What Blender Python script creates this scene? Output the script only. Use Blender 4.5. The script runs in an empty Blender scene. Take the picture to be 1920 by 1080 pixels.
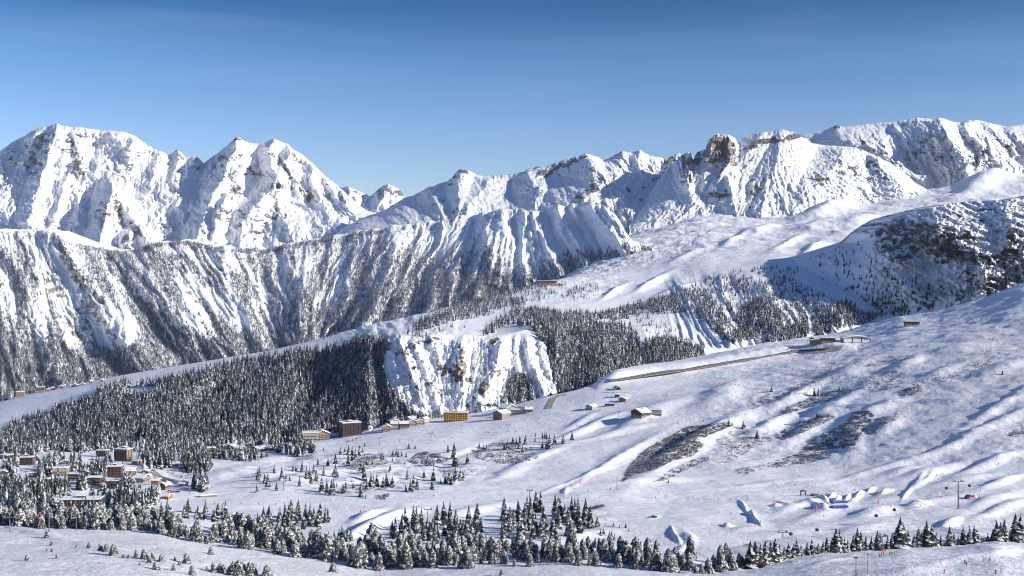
import bpy, math, random
import numpy as np
from math import radians, sin, cos, pi
random.seed(7)
S = bpy.context.scene
C = S.collection
FPX, HY, CX = 2150.0, 483.0, 960.0          # focal length in photo pixels, horizon row, centre column

# ------------------------------------------------------------------ camera, sky, sun
cd = bpy.data.cameras.new('camera'); cam = bpy.data.objects.new('camera', cd); C.objects.link(cam)
cam.location = (0, 0, 0); cam.rotation_euler = (radians(90), 0, 0)
cd.sensor_width = 36.0; cd.lens = FPX / 1920.0 * 36.0
cd.shift_y = -(540.0 - HY) / 1920.0
cd.clip_start = 1.0; cd.clip_end = 120000.0
S.camera = cam
SUN_AZ, SUN_EL = radians(108.0), radians(21.5)   # azimuth from +Y towards +X
W = bpy.data.worlds.new('World'); S.world = W; W.use_nodes = True
nt = W.node_tree
sky = nt.nodes.new('ShaderNodeTexSky'); sky.sky_type = 'NISHITA'; sky.sun_disc = False
sky.sun_elevation = SUN_EL; sky.sun_rotation = SUN_AZ
sky.altitude = 2800; sky.air_density = 1.35; sky.dust_density = 0.25; sky.ozone_density = 4.0
gm = nt.nodes.new('ShaderNodeGamma'); gm.inputs['Gamma'].default_value = 1.35            # a polarised, deep winter sky
sc_ = nt.nodes.new('ShaderNodeVectorMath'); sc_.operation = 'SCALE'; sc_.inputs['Scale'].default_value = 0.60
nt.links.new(sky.outputs['Color'], gm.inputs['Color']); nt.links.new(gm.outputs[0], sc_.inputs[0])
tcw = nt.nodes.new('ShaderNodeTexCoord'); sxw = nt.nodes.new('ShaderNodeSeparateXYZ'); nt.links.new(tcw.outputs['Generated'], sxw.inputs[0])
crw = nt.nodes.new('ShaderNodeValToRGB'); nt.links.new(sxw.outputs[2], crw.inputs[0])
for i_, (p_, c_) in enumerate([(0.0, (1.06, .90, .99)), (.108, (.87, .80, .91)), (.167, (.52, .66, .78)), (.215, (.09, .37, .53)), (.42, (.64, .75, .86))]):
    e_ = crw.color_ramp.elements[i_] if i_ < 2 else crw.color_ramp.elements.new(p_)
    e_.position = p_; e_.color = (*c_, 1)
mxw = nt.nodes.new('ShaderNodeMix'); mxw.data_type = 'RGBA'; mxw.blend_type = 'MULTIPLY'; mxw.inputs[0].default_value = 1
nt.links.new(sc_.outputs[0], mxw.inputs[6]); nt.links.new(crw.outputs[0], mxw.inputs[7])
mpw = nt.nodes.new('ShaderNodeMapping'); mpw.inputs['Scale'].default_value = (2.2, 2.2, 26); mpw.inputs['Rotation'].default_value = (0.05, 0.04, 0)   # faint cirrus streaks
nzw = nt.nodes.new('ShaderNodeTexNoise'); nzw.inputs['Scale'].default_value = 1.4; nzw.inputs['Detail'].default_value = 6; nzw.inputs['Distortion'].default_value = .6
mrw = nt.nodes.new('ShaderNodeMapRange'); mrw.inputs[1].default_value = .48; mrw.inputs[2].default_value = .85; mrw.inputs[4].default_value = .13
nt.links.new(tcw.outputs['Generated'], mpw.inputs[0]); nt.links.new(mpw.outputs[0], nzw.inputs['Vector']); nt.links.new(nzw.outputs['Fac'], mrw.inputs[0])
mxc = nt.nodes.new('ShaderNodeMix'); mxc.data_type = 'RGBA'; mxc.inputs[7].default_value = (3.6, 4.4, 5.6, 1)
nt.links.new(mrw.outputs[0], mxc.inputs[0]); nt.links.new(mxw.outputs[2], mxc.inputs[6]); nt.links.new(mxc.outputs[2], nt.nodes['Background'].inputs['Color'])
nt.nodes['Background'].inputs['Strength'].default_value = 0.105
sl = bpy.data.lights.new('sun', 'SUN'); so = bpy.data.objects.new('sun', sl); C.objects.link(so)
sl.energy = 5.0; sl.angle = radians(0.5); sl.color = (1.0, 0.93, 0.83)
from mathutils import Vector
SD = Vector((cos(SUN_EL) * sin(SUN_AZ), cos(SUN_EL) * cos(SUN_AZ), sin(SUN_EL)))
so.rotation_euler = SD.to_track_quat('Z', 'Y').to_euler(); so.location = SD * 500
S.view_settings.view_transform = 'Standard'; S.view_settings.look = 'None'
S.view_settings.exposure = 0.43
S.cycles.filter_width = 1.05; S.view_settings.gamma = 1.0

# ------------------------------------------------------------------ numpy noise
def _h(ix, iy, s):
    n = (ix.astype(np.int64) * 374761393 + iy.astype(np.int64) * 668265263 + s * 1274126177) & 0xffffffff
    n = ((n ^ (n >> 13)) * 1274126177) & 0xffffffff
    return (n ^ (n >> 16)) & 0xffffffff
def noise(x, y, s=0):
    x = np.asarray(x, float); y = np.asarray(y, float)
    xi = np.floor(x); yi = np.floor(y); fx = x - xi; fy = y - yi
    u = fx * fx * fx * (fx * (fx * 6 - 15) + 10); v = fy * fy * fy * (fy * (fy * 6 - 15) + 10)
    def g(ax, ay, dx, dy):
        a = _h(ax, ay, s) * (2 * pi / 4294967296.0)
        return np.cos(a) * dx + np.sin(a) * dy
    n00 = g(xi, yi, fx, fy); n10 = g(xi + 1, yi, fx - 1, fy)
    n01 = g(xi, yi + 1, fx, fy - 1); n11 = g(xi + 1, yi + 1, fx - 1, fy - 1)
    return (n00 * (1 - u) + n10 * u) * (1 - v) + (n01 * (1 - u) + n11 * u) * v * 1.0
def fbm(x, y, s=0, o=4, g=0.5):
    r = 0; a = 1.0; t = 0
    for i in range(o):
        r = r + a * noise(x, y, s + i * 17); t += a; a *= g; x = x * 2.03 + 5.1; y = y * 2.03 - 3.7
    return r / t * 1.5
def ridged(x, y, s=0, o=4, g=0.5):
    r = 0; a = 1.0; t = 0; w = 1.0
    for i in range(o):
        n = 1 - np.abs(noise(x, y, s + i * 31)) * 2.2
        n = np.clip(n, 0, 1) ** 1.6
        r = r + a * n * w; w = np.clip(n * 1.4, 0, 1); t += a; a *= g; x = x * 2.07 + 1.3; y = y * 2.07 + 9.2
    return r / t
def smooth01(x, a, b):
    t = np.clip((x - a) / (b - a), 0, 1); return t * t * (3 - 2 * t)
def gsm(a, k):                                                  # gaussian smoothing of a 1-D curve
    if k <= 0: return a
    n = int(3 * k); w = np.exp(-0.5 * (np.arange(-n, n + 1) / k) ** 2); w /= w.sum()
    return np.convolve(np.pad(a, n, mode='edge'), w, 'valid')
def polydist(PX, PY, pts, ys=1.0):
    """distance of every point to a polyline, parameter along it 0..1 and side (-1 left, 1 right)"""
    best = np.full(PX.shape, 1e9); par = np.zeros(PX.shape); side = np.zeros(PX.shape)
    n = len(pts) - 1
    for i in range(n):
        x0, y0 = pts[i][:2]; x1, y1 = pts[i + 1][:2]
        dx, dy = x1 - x0, (y1 - y0) * ys; L = dx * dx + dy * dy + 1e-9
        qx = PX - x0; qy = (PY - y0) * ys
        t = np.clip((qx * dx + qy * dy) / L, 0, 1)
        ex = qx - t * dx; ey = qy - t * dy; d = np.sqrt(ex * ex + ey * ey)
        m = d < best
        best = np.where(m, d, best); par = np.where(m, (i + t) / n, par)
        side = np.where(m, np.sign(qx * dy - qy * dx), side)     # + = right of a downward line
    return best, par, side
def inpoly(x, y, P):
    r = np.zeros(np.shape(x), bool); j = len(P) - 1
    for i in range(len(P)):
        xi, yi = P[i]; xj, yj = P[j]
        c = ((yi > y) != (yj > y)) & (x < (xj - xi) * (y - yi) / ((yj - yi) or 1e-9) + xi)
        r ^= c; j = i
    return r

# ------------------------------------------------------------------ materials
def nodes(m):
    m.use_nodes = True; t = m.node_tree; return t, t.nodes, t.links
def N(t, typ, **kw):
    n = t.nodes.new(typ)
    for k, v in kw.items():
        if k.startswith('in_'):
            key = k[3:]; key = int(key) if key.isdigit() else key.replace('_', ' ')
            n.inputs[key].default_value = v
        else: setattr(n, k, v)
    return n
def ramp(t, src, a, b):
    r = N(t, 'ShaderNodeMapRange', in_1=a, in_2=b); r.clamp = True
    t.links.new(src, r.inputs[0]); return r.outputs[0]
def math_(t, op, a, b=None):
    n = N(t, 'ShaderNodeMath', operation=op)
    for i, v in enumerate((a, b)):
        if v is None: continue
        if isinstance(v, (int, float)): n.inputs[i].default_value = v
        else: t.links.new(v, n.inputs[i])
    return n.outputs[0]
def mixc(t, f, a, b):
    n = N(t, 'ShaderNodeMix', data_type='RGBA')
    if isinstance(f, (int, float)): n.inputs[0].default_value = f
    else: t.links.new(f, n.inputs[0])
    for i, v in ((6, a), (7, b)):
        if isinstance(v, tuple): n.inputs[i].default_value = (*v, 1)
        else: t.links.new(v, n.inputs[i])
    return n.outputs[2]
def noisetex(t, vec, scale, detail=6, rough=0.6, dist=0.0):
    n = N(t, 'ShaderNodeTexNoise', in_Scale=scale, in_Detail=float(detail), in_Roughness=rough, in_Distortion=dist)
    t.links.new(vec, n.inputs['Vector']); return n.outputs['Fac']
SNOW = (0.86, 0.87, 0.90)
def terrain_mat(name, rs, bump, bs, rockA, rockB, ochre, tracks=0.0, blotch=0.0, strat=0.0):
    """snow with rock breaking through where the mesh attribute 'rock' says so; rs = rock noise scale (1/m)"""
    m = bpy.data.materials.new(name); t, n, l = nodes(m)
    b = n['Principled BSDF']; b.inputs['Roughness'].default_value = 0.72; b.inputs['Specular IOR Level'].default_value = 0.25
    tc = N(t, 'ShaderNodeTexCoord'); P = tc.outputs['Object']
    ar = N(t, 'ShaderNodeAttribute', attribute_name='rock'); ao = N(t, 'ShaderNodeAttribute', attribute_name='ochre')
    mp = N(t, 'ShaderNodeMapping'); l.new(P, mp.inputs[0]); mp.inputs['Scale'].default_value = (1, 0.6, 1.0 + 1.6 * strat)
    mp.inputs['Rotation'].default_value = (0, 0.35, 0)
    n1 = noisetex(t, mp.outputs[0], rs, 8, 0.68, 0.3)
    n2 = noisetex(t, P, rs * 0.25, 4, 0.55)
    th = math_(t, 'ADD', n1, math_(t, 'MULTIPLY', n2, 0.5))              # about 0.75 mean
    v = math_(t, 'ADD', ar.outputs['Fac'], math_(t, 'SUBTRACT', th, 1.25))
    f = ramp(t, v, -0.03, 0.07)
    rc = mixc(t, ramp(t, n2, 0.35, 0.65), rockA, rockB)
    rc = mixc(t, math_(t, 'MULTIPLY', ao.outputs['Fac'], 1.0), rc, ochre)
    rc = mixc(t, ramp(t, noisetex(t, P, rs * 3, 4), 0.35, 0.75), rc, (0.09, 0.085, 0.09))
    sc = SNOW
    l.new(mixc(t, f, sc, rc), b.inputs['Base Color'])
    h = noisetex(t, P, bs, 8, 0.62, 0.2)
    if tracks > 0:
        at = N(t, 'ShaderNodeAttribute', attribute_name='tracks')
        n3 = noisetex(t, P, tracks, 5, 0.8, 0.6)
        h = math_(t, 'ADD', h, math_(t, 'MULTIPLY', math_(t, 'MULTIPLY', n3, at.outputs['Fac']), 0.9))
        for rz, am in ((0.7, 0.9), (-0.5, 0.8)):                        # criss-crossing ski tracks
            m2 = N(t, 'ShaderNodeMapping'); l.new(P, m2.inputs[0]); m2.inputs['Rotation'].default_value = (0, 0, rz); m2.inputs['Scale'].default_value = (0.07, 1.0, 0.0)
            n4 = noisetex(t, m2.outputs[0], tracks * 2.2, 3, 0.6, 1.2)
            h = math_(t, 'ADD', h, math_(t, 'MULTIPLY', math_(t, 'MULTIPLY', n4, at.outputs['Fac']), am))
    h = math_(t, 'ADD', h, math_(t, 'MULTIPLY', math_(t, 'MULTIPLY', n1, f), 0.8))
    bp = N(t, 'ShaderNodeBump', in_Strength=1.0, in_Distance=bump); l.new(h, bp.inputs['Height']); l.new(bp.outputs[0], b.inputs['Normal'])
    return m
MAT = {}
MAT['far'] = terrain_mat('snowy_far_mountain', 0.020, 22.0, 0.014, (0.17, 0.165, 0.17), (0.25, 0.21, 0.185), (0.42, 0.30, 0.20), strat=0.4)
MAT['glac'] = terrain_mat('snowy_grey_face', 0.022, 22.0, 0.014, (0.15, 0.155, 0.17), (0.20, 0.20, 0.21), (0.3, 0.3, 0.3), strat=0.2)
MAT['wall'] = terrain_mat('snowy_gullied_slope', 0.03, 10.0, 0.02, (0.26, 0.24, 0.22), (0.36, 0.31, 0.25), (0.60, 0.48, 0.34))
MAT['mid'] = terrain_mat('snowy_plateau', 0.05, 3.5, 0.03, (0.12, 0.115, 0.12), (0.21, 0.185, 0.165), (0.42, 0.32, 0.22), strat=1.0)
MAT['near'] = terrain_mat('skied_snow', 0.12, 1.5, 0.09, (0.10, 0.08, 0.07), (0.17, 0.13, 0.11), (0.3, 0.22, 0.15), tracks=0.16)
MAT['knoll'] = terrain_mat('rough_foreground_snow', 0.25, 1.2, 0.3, (0.10, 0.08, 0.07), (0.17, 0.13, 0.11), (0.3, 0.22, 0.15), tracks=0.25)

# ------------------------------------------------------------------ terrain layers
def P3(px, py, D):
    return np.array([(px - CX) / FPX * D, D, (HY - py) / FPX * D])
LAY = {}
def gridmesh(name, X, Y, Z, mat, attrs, kind='structure', label=None):
    nc, nr = X.shape
    co = np.stack([X, Y, Z], -1).reshape(-1, 3).astype(np.float32)
    i = np.arange(nc - 1)[:, None] * nr + np.arange(nr - 1)[None, :]
    F = np.stack([i, i + nr, i + nr + 1, i + 1], -1).reshape(-1, 4).astype(np.int32)
    me = bpy.data.meshes.new(name)
    me.vertices.add(len(co)); me.vertices.foreach_set('co', co.ravel())
    me.loops.add(F.size); me.loops.foreach_set('vertex_index', F.ravel())
    me.polygons.add(len(F)); me.polygons.foreach_set('loop_start', np.arange(0, F.size, 4, dtype=np.int32))
    me.polygons.foreach_set('use_smooth', np.ones(len(F), bool))
    me.materials.append(mat); me.update()
    for k, a in attrs.items():
        at = me.attributes.new(k, 'FLOAT', 'POINT'); at.data.foreach_set('value', np.clip(a, 0, 1).ravel().astype(np.float32))
    o = bpy.data.objects.new(name, me); C.objects.link(o)
    if kind: o['kind'] = kind
    return o
def tab(spec, px, sm):
    spec = sorted(spec)
    xs = [s[0] for s in spec]
    y = np.interp(px, xs, [s[1] for s in spec]); d = np.interp(px, xs, [s[2] for s in spec])
    return y, d, sm
class Layer:
    """a sheet of terrain: columns of constant azimuth, rows running away from the camera"""
    def __init__(s, key, name, mat, x0, x1, step, rows, nrow, smx, relief=None, zrel=None, back=((60, -20), (250, -160)), attrs=None, front=None, tex=None):
        px = np.arange(x0, x1 + step, step); nc = len(px); s.px = px; s.step = step
        Ds = []; Zs = []
        crest = 0
        for r, k in zip(rows, smx):
            y, d, _ = tab(r, px, 0)
            if r is rows[-1] and k < 1: crest = y - gsm(y, 7 / step); k = 7          # fine teeth stay on the crest only
            y = gsm(y, k / step); d = gsm(d, max(k, 12) / step)
            Ds.append(d); Zs.append((HY - y) / FPX * d)
        nbase = len(rows)
        Ds = np.array(Ds); Zs = np.array(Zs)
        colD = []; colZ = []
        for i in range(nbase - 1):
            n = nrow[i]
            t = np.arange(n) / n
            i0 = max(i - 1, 0); i3 = min(i + 2, nbase - 1)
            for tt in t:
                def cr(A):
                    p0, p1, p2, p3 = A[i0], A[i], A[i + 1], A[i3]
                    m1 = (p2 - p0) * 0.5; m2 = (p3 - p1) * 0.5
                    # limit the tangents so that the curve stays monotone in depth
                    return (2 * tt**3 - 3 * tt**2 + 1) * p1 + (tt**3 - 2 * tt**2 + tt) * m1 + (-2 * tt**3 + 3 * tt**2) * p2 + (tt**3 - tt**2) * m2
                def ln(A): return A[i] * (1 - tt) + A[i + 1] * tt
                colD.append(0.5 * cr(Ds) + 0.5 * ln(Ds)); colZ.append(0.5 * cr(Zs) + 0.5 * ln(Zs))
        colD.append(Ds[-1]); colZ.append(Zs[-1])
        D = np.array(colD).T; Z = np.array(colZ).T
        Z = Z - np.reshape(crest, (-1, 1)) * smooth01(np.linspace(0, 1, D.shape[1]), .90, 1.0)[None, :] / FPX * D
        PX = np.repeat(px[:, None], D.shape[1], 1); PY = HY - Z / D * FPX
        V = np.linspace(0, 1, D.shape[1])[None, :].repeat(nc, 0)
        s.V = V
        if relief is not None:                       # relief along the line of sight (steep faces)
            R = relief(PX, PY, V)
            D2 = D - R; Z = Z * D2 / D; D = D2
        if zrel is not None:                         # relief upwards (gentle ground)
            Z = Z + zrel(PX, PY, (PX - CX) / FPX * D, D, V)
        s.D, s.Z, s.PX = D, Z, PX; s.PY = HY - Z / D * FPX
        X = (PX - CX) / FPX * D
        # slope
        gXu, gXv = np.gradient(X); gYu, gYv = np.gradient(D); gZu, gZv = np.gradient(Z)
        nx = gYu * gZv - gZu * gYv; ny = gZu * gXv - gXu * gZv; nz = gXu * gYv - gYu * gXv
        L = np.sqrt(nx**2 + ny**2 + nz**2) + 1e-9; nzn = np.abs(nz) / L
        at = dict(attrs(PX, s.PY, X, D, Z, nzn)) if attrs else {}
        for k in ('rock', 'ochre', 'tracks'):
            at.setdefault(k, np.zeros_like(X))
        s.at = at
        # back side
        bD = []; bZ = []
        bn = 4
        pd, pz = 0, 0
        for (dd, dz) in back:
            for q in range(1, bn + 1):
                bD.append(D[:, -1] + pd + (dd - pd) * q / bn); bZ.append(Z[:, -1] + pz + (dz - pz) * q / bn)
            pd, pz = dd, dz
        if bD:
            bD = np.array(bD).T; bZ = np.array(bZ).T
            s.nvis = D.shape[1]
            bX = (px[:, None] - CX) / FPX * D[:, -1:] + bD * 0   # go straight back
            X = np.concatenate([X, bX], 1); D = np.concatenate([D, bD], 1); Z = np.concatenate([Z, bZ], 1)
            for k in at: at[k] = np.concatenate([at[k], np.repeat(at[k][:, -1:], bD.shape[1], 1)], 1)
        if front:
            fD, fZ = front
            X = np.concatenate([X[:, :1], X], 1); D = np.concatenate([D[:, :1] - fD, D], 1); Z = np.concatenate([Z[:, :1] - fZ, Z], 1)
            for k in at: at[k] = np.concatenate([at[k][:, :1], at[k]], 1)
        s.X3 = X
        s.o = gridmesh(name, X, D, Z, mat, at)
        s.env = np.minimum.accumulate(s.PY, axis=1)
        LAY[key] = s
    def at3(s, px, py):
        """the visible point of this layer at a photo pixel (None outside)"""
        c = (px - s.px[0]) / s.step; i = int(c)
        if i < 0 or i + 1 >= len(s.px): return None
        i = int(round(c)); e = s.env[i]
        if py > e[0] or py < e[-1]: return None
        k = int(np.searchsorted(-e, -py)); k = max(1, min(k, len(e) - 1))
        y0, y1 = e[k - 1], e[k]; t = 0 if y0 == y1 else (y0 - py) / (y0 - y1)
        D = s.D[i, k - 1] * (1 - t) + s.D[i, k] * t; Z = s.Z[i, k - 1] * (1 - t) + s.Z[i, k] * t
        return ((px - CX) / FPX * D, D, Z)
    def byD(s, px, D):
        i = int(round((px - s.px[0]) / s.step)); i = max(0, min(i, len(s.px) - 1))
        return ((px - CX) / FPX * D, D, float(np.interp(D, s.D[i], s.Z[i])))
    def v2(s, arr, px, py):
        i = int(round((px - s.px[0]) / s.step)); e = s.env[i]; k = int(np.searchsorted(-e, -py)); k = max(0, min(k, len(e) - 1)); return arr[i, k]
def ridges(PX, PY, RL, warp=6.0, sc=26.0, seed=3, soft=False):
    """spurs drawn on the face: (points, height m, width left px, width right px, height at its lower end)"""
    wx = PX + warp * fbm(PX / sc, PY / sc, seed, 3); wy = PY + warp * fbm(PX / sc + 7, PY / sc, seed + 5, 3)
    R = np.zeros(PX.shape)
    for pts, A, wl, wr, A2 in RL:
        d, t, sd = polydist(wx, wy, pts)
        w = np.where(sd > 0, wr, wl)
        h = (A + (A2 - A) * t) * np.clip(1 - d / w, 0, 1) ** 1.15
        R = np.maximum(R, h)
    return R
def blobs(PX, PY, BL):
    """soft-edged elliptical areas (cx, cy, rx, ry, angle deg, strength)"""
    r = np.zeros(PX.shape)
    for cx, cy, rx, ry, an, st in BL:
        a = radians(an); dx = PX - cx; dy = PY - cy
        u = (dx * cos(a) + dy * sin(a)) / rx; v = (-dx * sin(a) + dy * cos(a)) / ry
        q = u * u + v * v
        r = np.maximum(r, st * np.clip(1.35 - q * 0.9, 0, 1))
    return r
# ================================================================== FAR MOUNTAINS
def sk(s): return [tuple(map(float, q.split(','))) for q in s.split()]
def jag(pts, amp, seed, wl=13.0):                       # break a smooth crest into small teeth and notches
    x = np.arange(pts[0][0], pts[-1][0] + 1.3, 1.3); y = np.interp(x, [p[0] for p in pts], [p[1] for p in pts])
    n = fbm(x / wl, x * 0 + seed, seed, 5, .7); m = np.clip(fbm(x / 60, x * 0 + seed + 9, seed + 3, 2) * 2 + .6, .15, 1.2)
    return list(zip(x.tolist(), (y - amp * n * m).tolist()))

# ---- left massif
sky1 = sk("-400,420 -200,330 -60,300 0,284 20,268 43,256 60,246 73,239 90,237 98,233 107,232 118,236 133,238 150,238 163,240 175,243 187,243 213,245 225,246 237,248 253,255 265,264 277,272 290,279 300,283 313,290 321,288 327,284 333,281 340,285 347,294 356,293 365,292 373,297 382,305 390,300 400,293 417,280 427,272 433,266 438,262 443,255 449,260 458,263 473,269 493,268 505,263 515,260 524,264 533,268 540,270 547,278 567,290 575,297 587,307 597,318 610,330 622,340 640,354 655,368 672,384 690,396 720,402 760,400 800,420")
sky1 = jag(sky1, 5, 61)
RM1 = [
 (sk("107,232 99,258 92,285 84,310 72,345 62,380 52,415"), 430, 30, 60, 220),
 (sk("73,239 62,262 50,290 42,320 20,350 0,385"), 200, 20, 40, 90),
 (sk("133,238 140,270 146,300 150,330 140,360"), 240, 24, 55, 60),
 (sk("213,245 200,268 175,300 170,320"), 200, 20, 60, 60),
 (sk("253,255 245,280 240,305 225,330"), 220, 26, 50, 60),
 (sk("122,340 112,372 98,410 88,440"), 250, 16, 34, 130),
 (sk("142,360 150,395 140,430"), 150, 14, 24, 80),
 (sk("212,362 202,385 196,415 188,450 180,480"), 620, 38, 42, 300),
 (sk("212,362 230,390 250,415 275,450"), 400, 22, 36, 160),
 (sk("300,283 292,315 280,345 262,370"), 190, 22, 40, 60),
 (sk("333,281 330,310 320,335 328,360"), 230, 14, 26, 60),
 (sk("365,292 356,318 350,340"), 200, 14, 18, 60),
 (sk("443,255 438,285 424,315 418,335 402,360 392,385 380,412 368,440 372,465"), 560, 30, 60, 330),
 (sk("443,255 425,280 402,300 388,325"), 300, 20, 26, 120),
 (sk("515,260 503,285 508,310 522,335 507,360 492,372"), 430, 30, 40, 330),
 (sk("547,278 533,300 545,322 560,345"), 420, 24, 40, 160),
 (sk("587,307 580,330 595,360 612,392"), 380, 22, 40, 160),
 (sk("610,330 618,352 640,380 668,405"), 360, 20, 34, 130),
 (sk("492,372 470,395 455,420 450,450"), 430, 28, 44, 220),
 (sk("424,372 408,392 402,425 398,450"), 520, 20, 26, 260),
 (sk("520,380 530,410 545,440"), 200, 16, 36, 100),
 (sk("600,372 610,400 640,430"), 200, 20, 40, 100),
 (sk("240,440 236,460 240,480"), 260, 22, 24, 200),
]
RK1 = [(160,250,40,9,5,.42),(145,268,36,12,15,.40),(140,288,34,7,20,.42),(148,312,16,20,0,.46),(70,275,22,34,35,.46),(62,310,18,30,25,.46),(90,262,12,40,10,.42),
 (262,290,24,7,-22,.44),(235,315,16,8,0,.40),(205,330,14,12,0,.36),(333,290,14,14,0,.5),(362,305,22,12,20,.44),(330,350,5,12,10,.52),(300,345,5,10,0,.38),
 (145,365,14,20,-30,.42),(160,385,10,14,0,.36),(218,400,16,36,-10,.42),(190,400,14,36,15,.42),(262,432,26,13,20,.44),(238,455,14,20,0,.55),(310,425,30,8,18,.44),(325,430,14,4,5,.55),
 (443,258,10,7,0,.8),(428,275,22,7,-48,.5),(418,302,22,10,-40,.5),(400,320,10,14,0,.45),(445,300,16,18,0,.44),(435,325,24,12,0,.42),(478,325,28,12,20,.42),(440,360,24,14,0,.46),(425,365,14,10,0,.5),
 (535,312,28,14,52,.52),(560,298,26,8,45,.46),(510,285,10,16,0,.42),(517,350,16,12,-20,.5),(545,350,18,12,0,.38),(380,430,8,28,-8,.5),(410,400,8,24,0,.45),(425,395,8,22,0,.42),(450,405,10,26,0,.42),
 (505,415,20,24,0,.46),(530,400,14,20,30,.42),(490,440,22,16,0,.44),(575,370,24,14,40,.38),(612,372,20,16,40,.42),(610,335,34,7,45,.42),(640,365,26,8,45,.4),(560,330,10,16,0,.36),(20,300,30,20,-40,.4),(15,340,24,16,-40,.36)]
OC1 = [(333,288,14,12,0,.6),(318,428,16,5,10,.7),(432,365,16,8,0,.8),(380,430,8,22,0,.8),(500,415,14,22,0,.6),(445,300,20,16,0,.25),(430,400,30,30,0,.2),(560,305,30,20,45,.35)]
def rel1(PX, PY, V):
    fade = smooth01(V, 1.0, 0.94)
    R = ridges(PX, PY, RM1, 7, 24, 3)
    wx = PX + 10 * fbm(PX / 40, PY / 40, 21, 3)
    cols = (wx - 250) / (1 + (PY - 230) / 600)
    g = ridged(cols / 38 + fbm(PX / 50, PY / 50, 23, 2), PY / 80, 5, 5, 0.5) * 120
    g2 = ridged(cols / 13 + PY / 60, PY / 30, 9, 4, 0.6) * 46 * (0.35 + 0.9 * np.clip(blobs(PX, PY, RK1), 0, 1) * 2)
    g3 = fbm(PX / 7, PY / 7, 12, 3) * 26 + ridged(PX / 9 + PY / 30, PY / 16, 14, 4, .65) * 34
    base = fbm(PX / 90, PY / 60, 31, 3) * 160
    return (R * 1.1 + g + base) * (0.25 + 0.75 * fade) + (g2 + g3) * (0.35 + 0.65 * fade)
def att1(rk, oc, steep=(0.62, 0.30), amp=0.30, base=0.0):
    def f(PX, PY, X, D, Z, nz):
        st = np.clip((steep[0] - nz) / (steep[0] - steep[1]), 0, 1)
        b = blobs(PX + 7 * fbm(PX / 12, PY / 12, 41, 3), PY + 5 * fbm(PX / 12, PY / 12, 43, 3), rk)
        n = fbm(PX / 14, PY / 10, 45, 4)
        r = base + b * (0.80 + 0.5 * n) + amp * st * (0.6 + 1.2 * n) + 0.24 * np.clip(n, 0, 1)
        o = blobs(PX, PY, oc) if oc else np.zeros_like(PX)
        return {'rock': r, 'ochre': o}
    return f
Layer('m1', 'mountain', MAT['far'], -400, 800, 1.3,
      [[(-400, 520, 8800), (800, 520, 8800)], [(-400, 440, 9300), (0, 430, 9500), (800, 440, 9300)], [(-400, 430, 9700), (0, 345, 10300), (400, 355, 10200), (640, 400, 10000), (800, 425, 9600)],
       [(x, y, 11000 if x < 640 else 10400) for x, y in sky1]],
      [30, 75, 120], [10, 10, 10, 0.0], relief=rel1, back=((300, -260), (2500, -1500)), attrs=att1(RK1, OC1), front=(200, 500))

# ---- small peaks in the gap
sky2 = sk("560,420 600,380 640,352 646,350 653,350 665,355 680,361 693,368 700,362 707,357 714,350 720,348 728,345 738,349 750,356 757,367 775,376 800,392 850,420")
sky2 = jag(sky2, 4, 62)
RM2 = [(sk("653,350 664,370 672,390"), 300, 20, 40, 100), (sk("728,345 722,362 708,380 700,400"), 420, 24, 40, 200), (sk("750,356 742,375 750,395"), 200, 12, 20, 80), (sk("693,368 680,385"), 200, 14, 20, 60)]
RK2 = [(728,358,26,9,0,.66),(735,352,14,7,0,.5),(712,362,10,10,-30,.5),(660,357,20,6,15,.44),(750,362,8,8,30,.6)]
def rel2(PX, PY, V):
    return ridges(PX, PY, RM2, 4, 14, 9) + ridged(PX / 16, PY / 30, 55, 5) * 150 + fbm(PX / 5, PY / 5, 57, 3) * 25
Layer('m2', 'mountain', MAT['far'], 560, 850, 1.3, [[(560, 470, 12000), (850, 470, 12000)], [(x, y, 14000) for x, y in sky2]], [100], [10, 0], relief=rel2,
      back=((300, -200), (2500, -1500)), attrs=att1(RK2, []), front=(200, 500))

# ---- middle ridge
sky3 = sk("600,470 640,430 680,408 720,395 757,371 765,369 773,367 790,358 807,350 825,344 840,339 847,333 853,326 860,318 864,317 872,318 880,320 887,324 893,327 905,330 917,331 940,329 960,326 983,322 987,318 992,316 1005,313 1023,312 1035,308 1047,303 1060,299 1080,293 1092,290 1100,288 1108,290 1117,292 1125,297 1132,300 1140,297 1147,294 1158,288 1167,283 1175,285 1187,286 1193,283 1200,280 1208,286 1220,292 1232,294 1240,295 1250,302 1256,294 1262,291 1272,287 1280,290 1290,285 1296,288 1302,300 1340,320 1400,330")
sky3 = jag(sky3, 4, 63)
RM3 = [
 (sk("860,318 857,345 862,375 858,410"), 230, 26, 40, 140), (sk("807,350 812,372 830,398 842,415"), 150, 22, 34, 80),
 (sk("917,331 910,352 880,380 872,408"), 260, 30, 55, 150),
 (sk("987,318 993,338 1012,352 1005,375 1000,395"), 300, 44, 40, 200),
 (sk("1100,288 1116,310 1132,325 1128,345 1110,362 1090,378 1060,392"), 600, 95, 60, 320),
 (sk("1040,305 1020,318 1004,337"), 330, 30, 26, 200),
 (sk("1167,283 1150,298 1152,320 1160,345 1170,380"), 300, 22, 60, 120),
 (sk("1200,280 1196,300 1204,330 1215,360"), 360, 34, 40, 100),
 (sk("1256,294 1250,318 1244,345 1255,380"), 300, 24, 34, 100), (sk("1290,285 1284,315 1290,345 1310,380"), 330, 28, 30, 100),
 (sk("1225,292 1228,330 1240,360"), 200, 16, 30, 60), (sk("1180,330 1190,360 1210,400"), 150, 14, 40, 60)]
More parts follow.
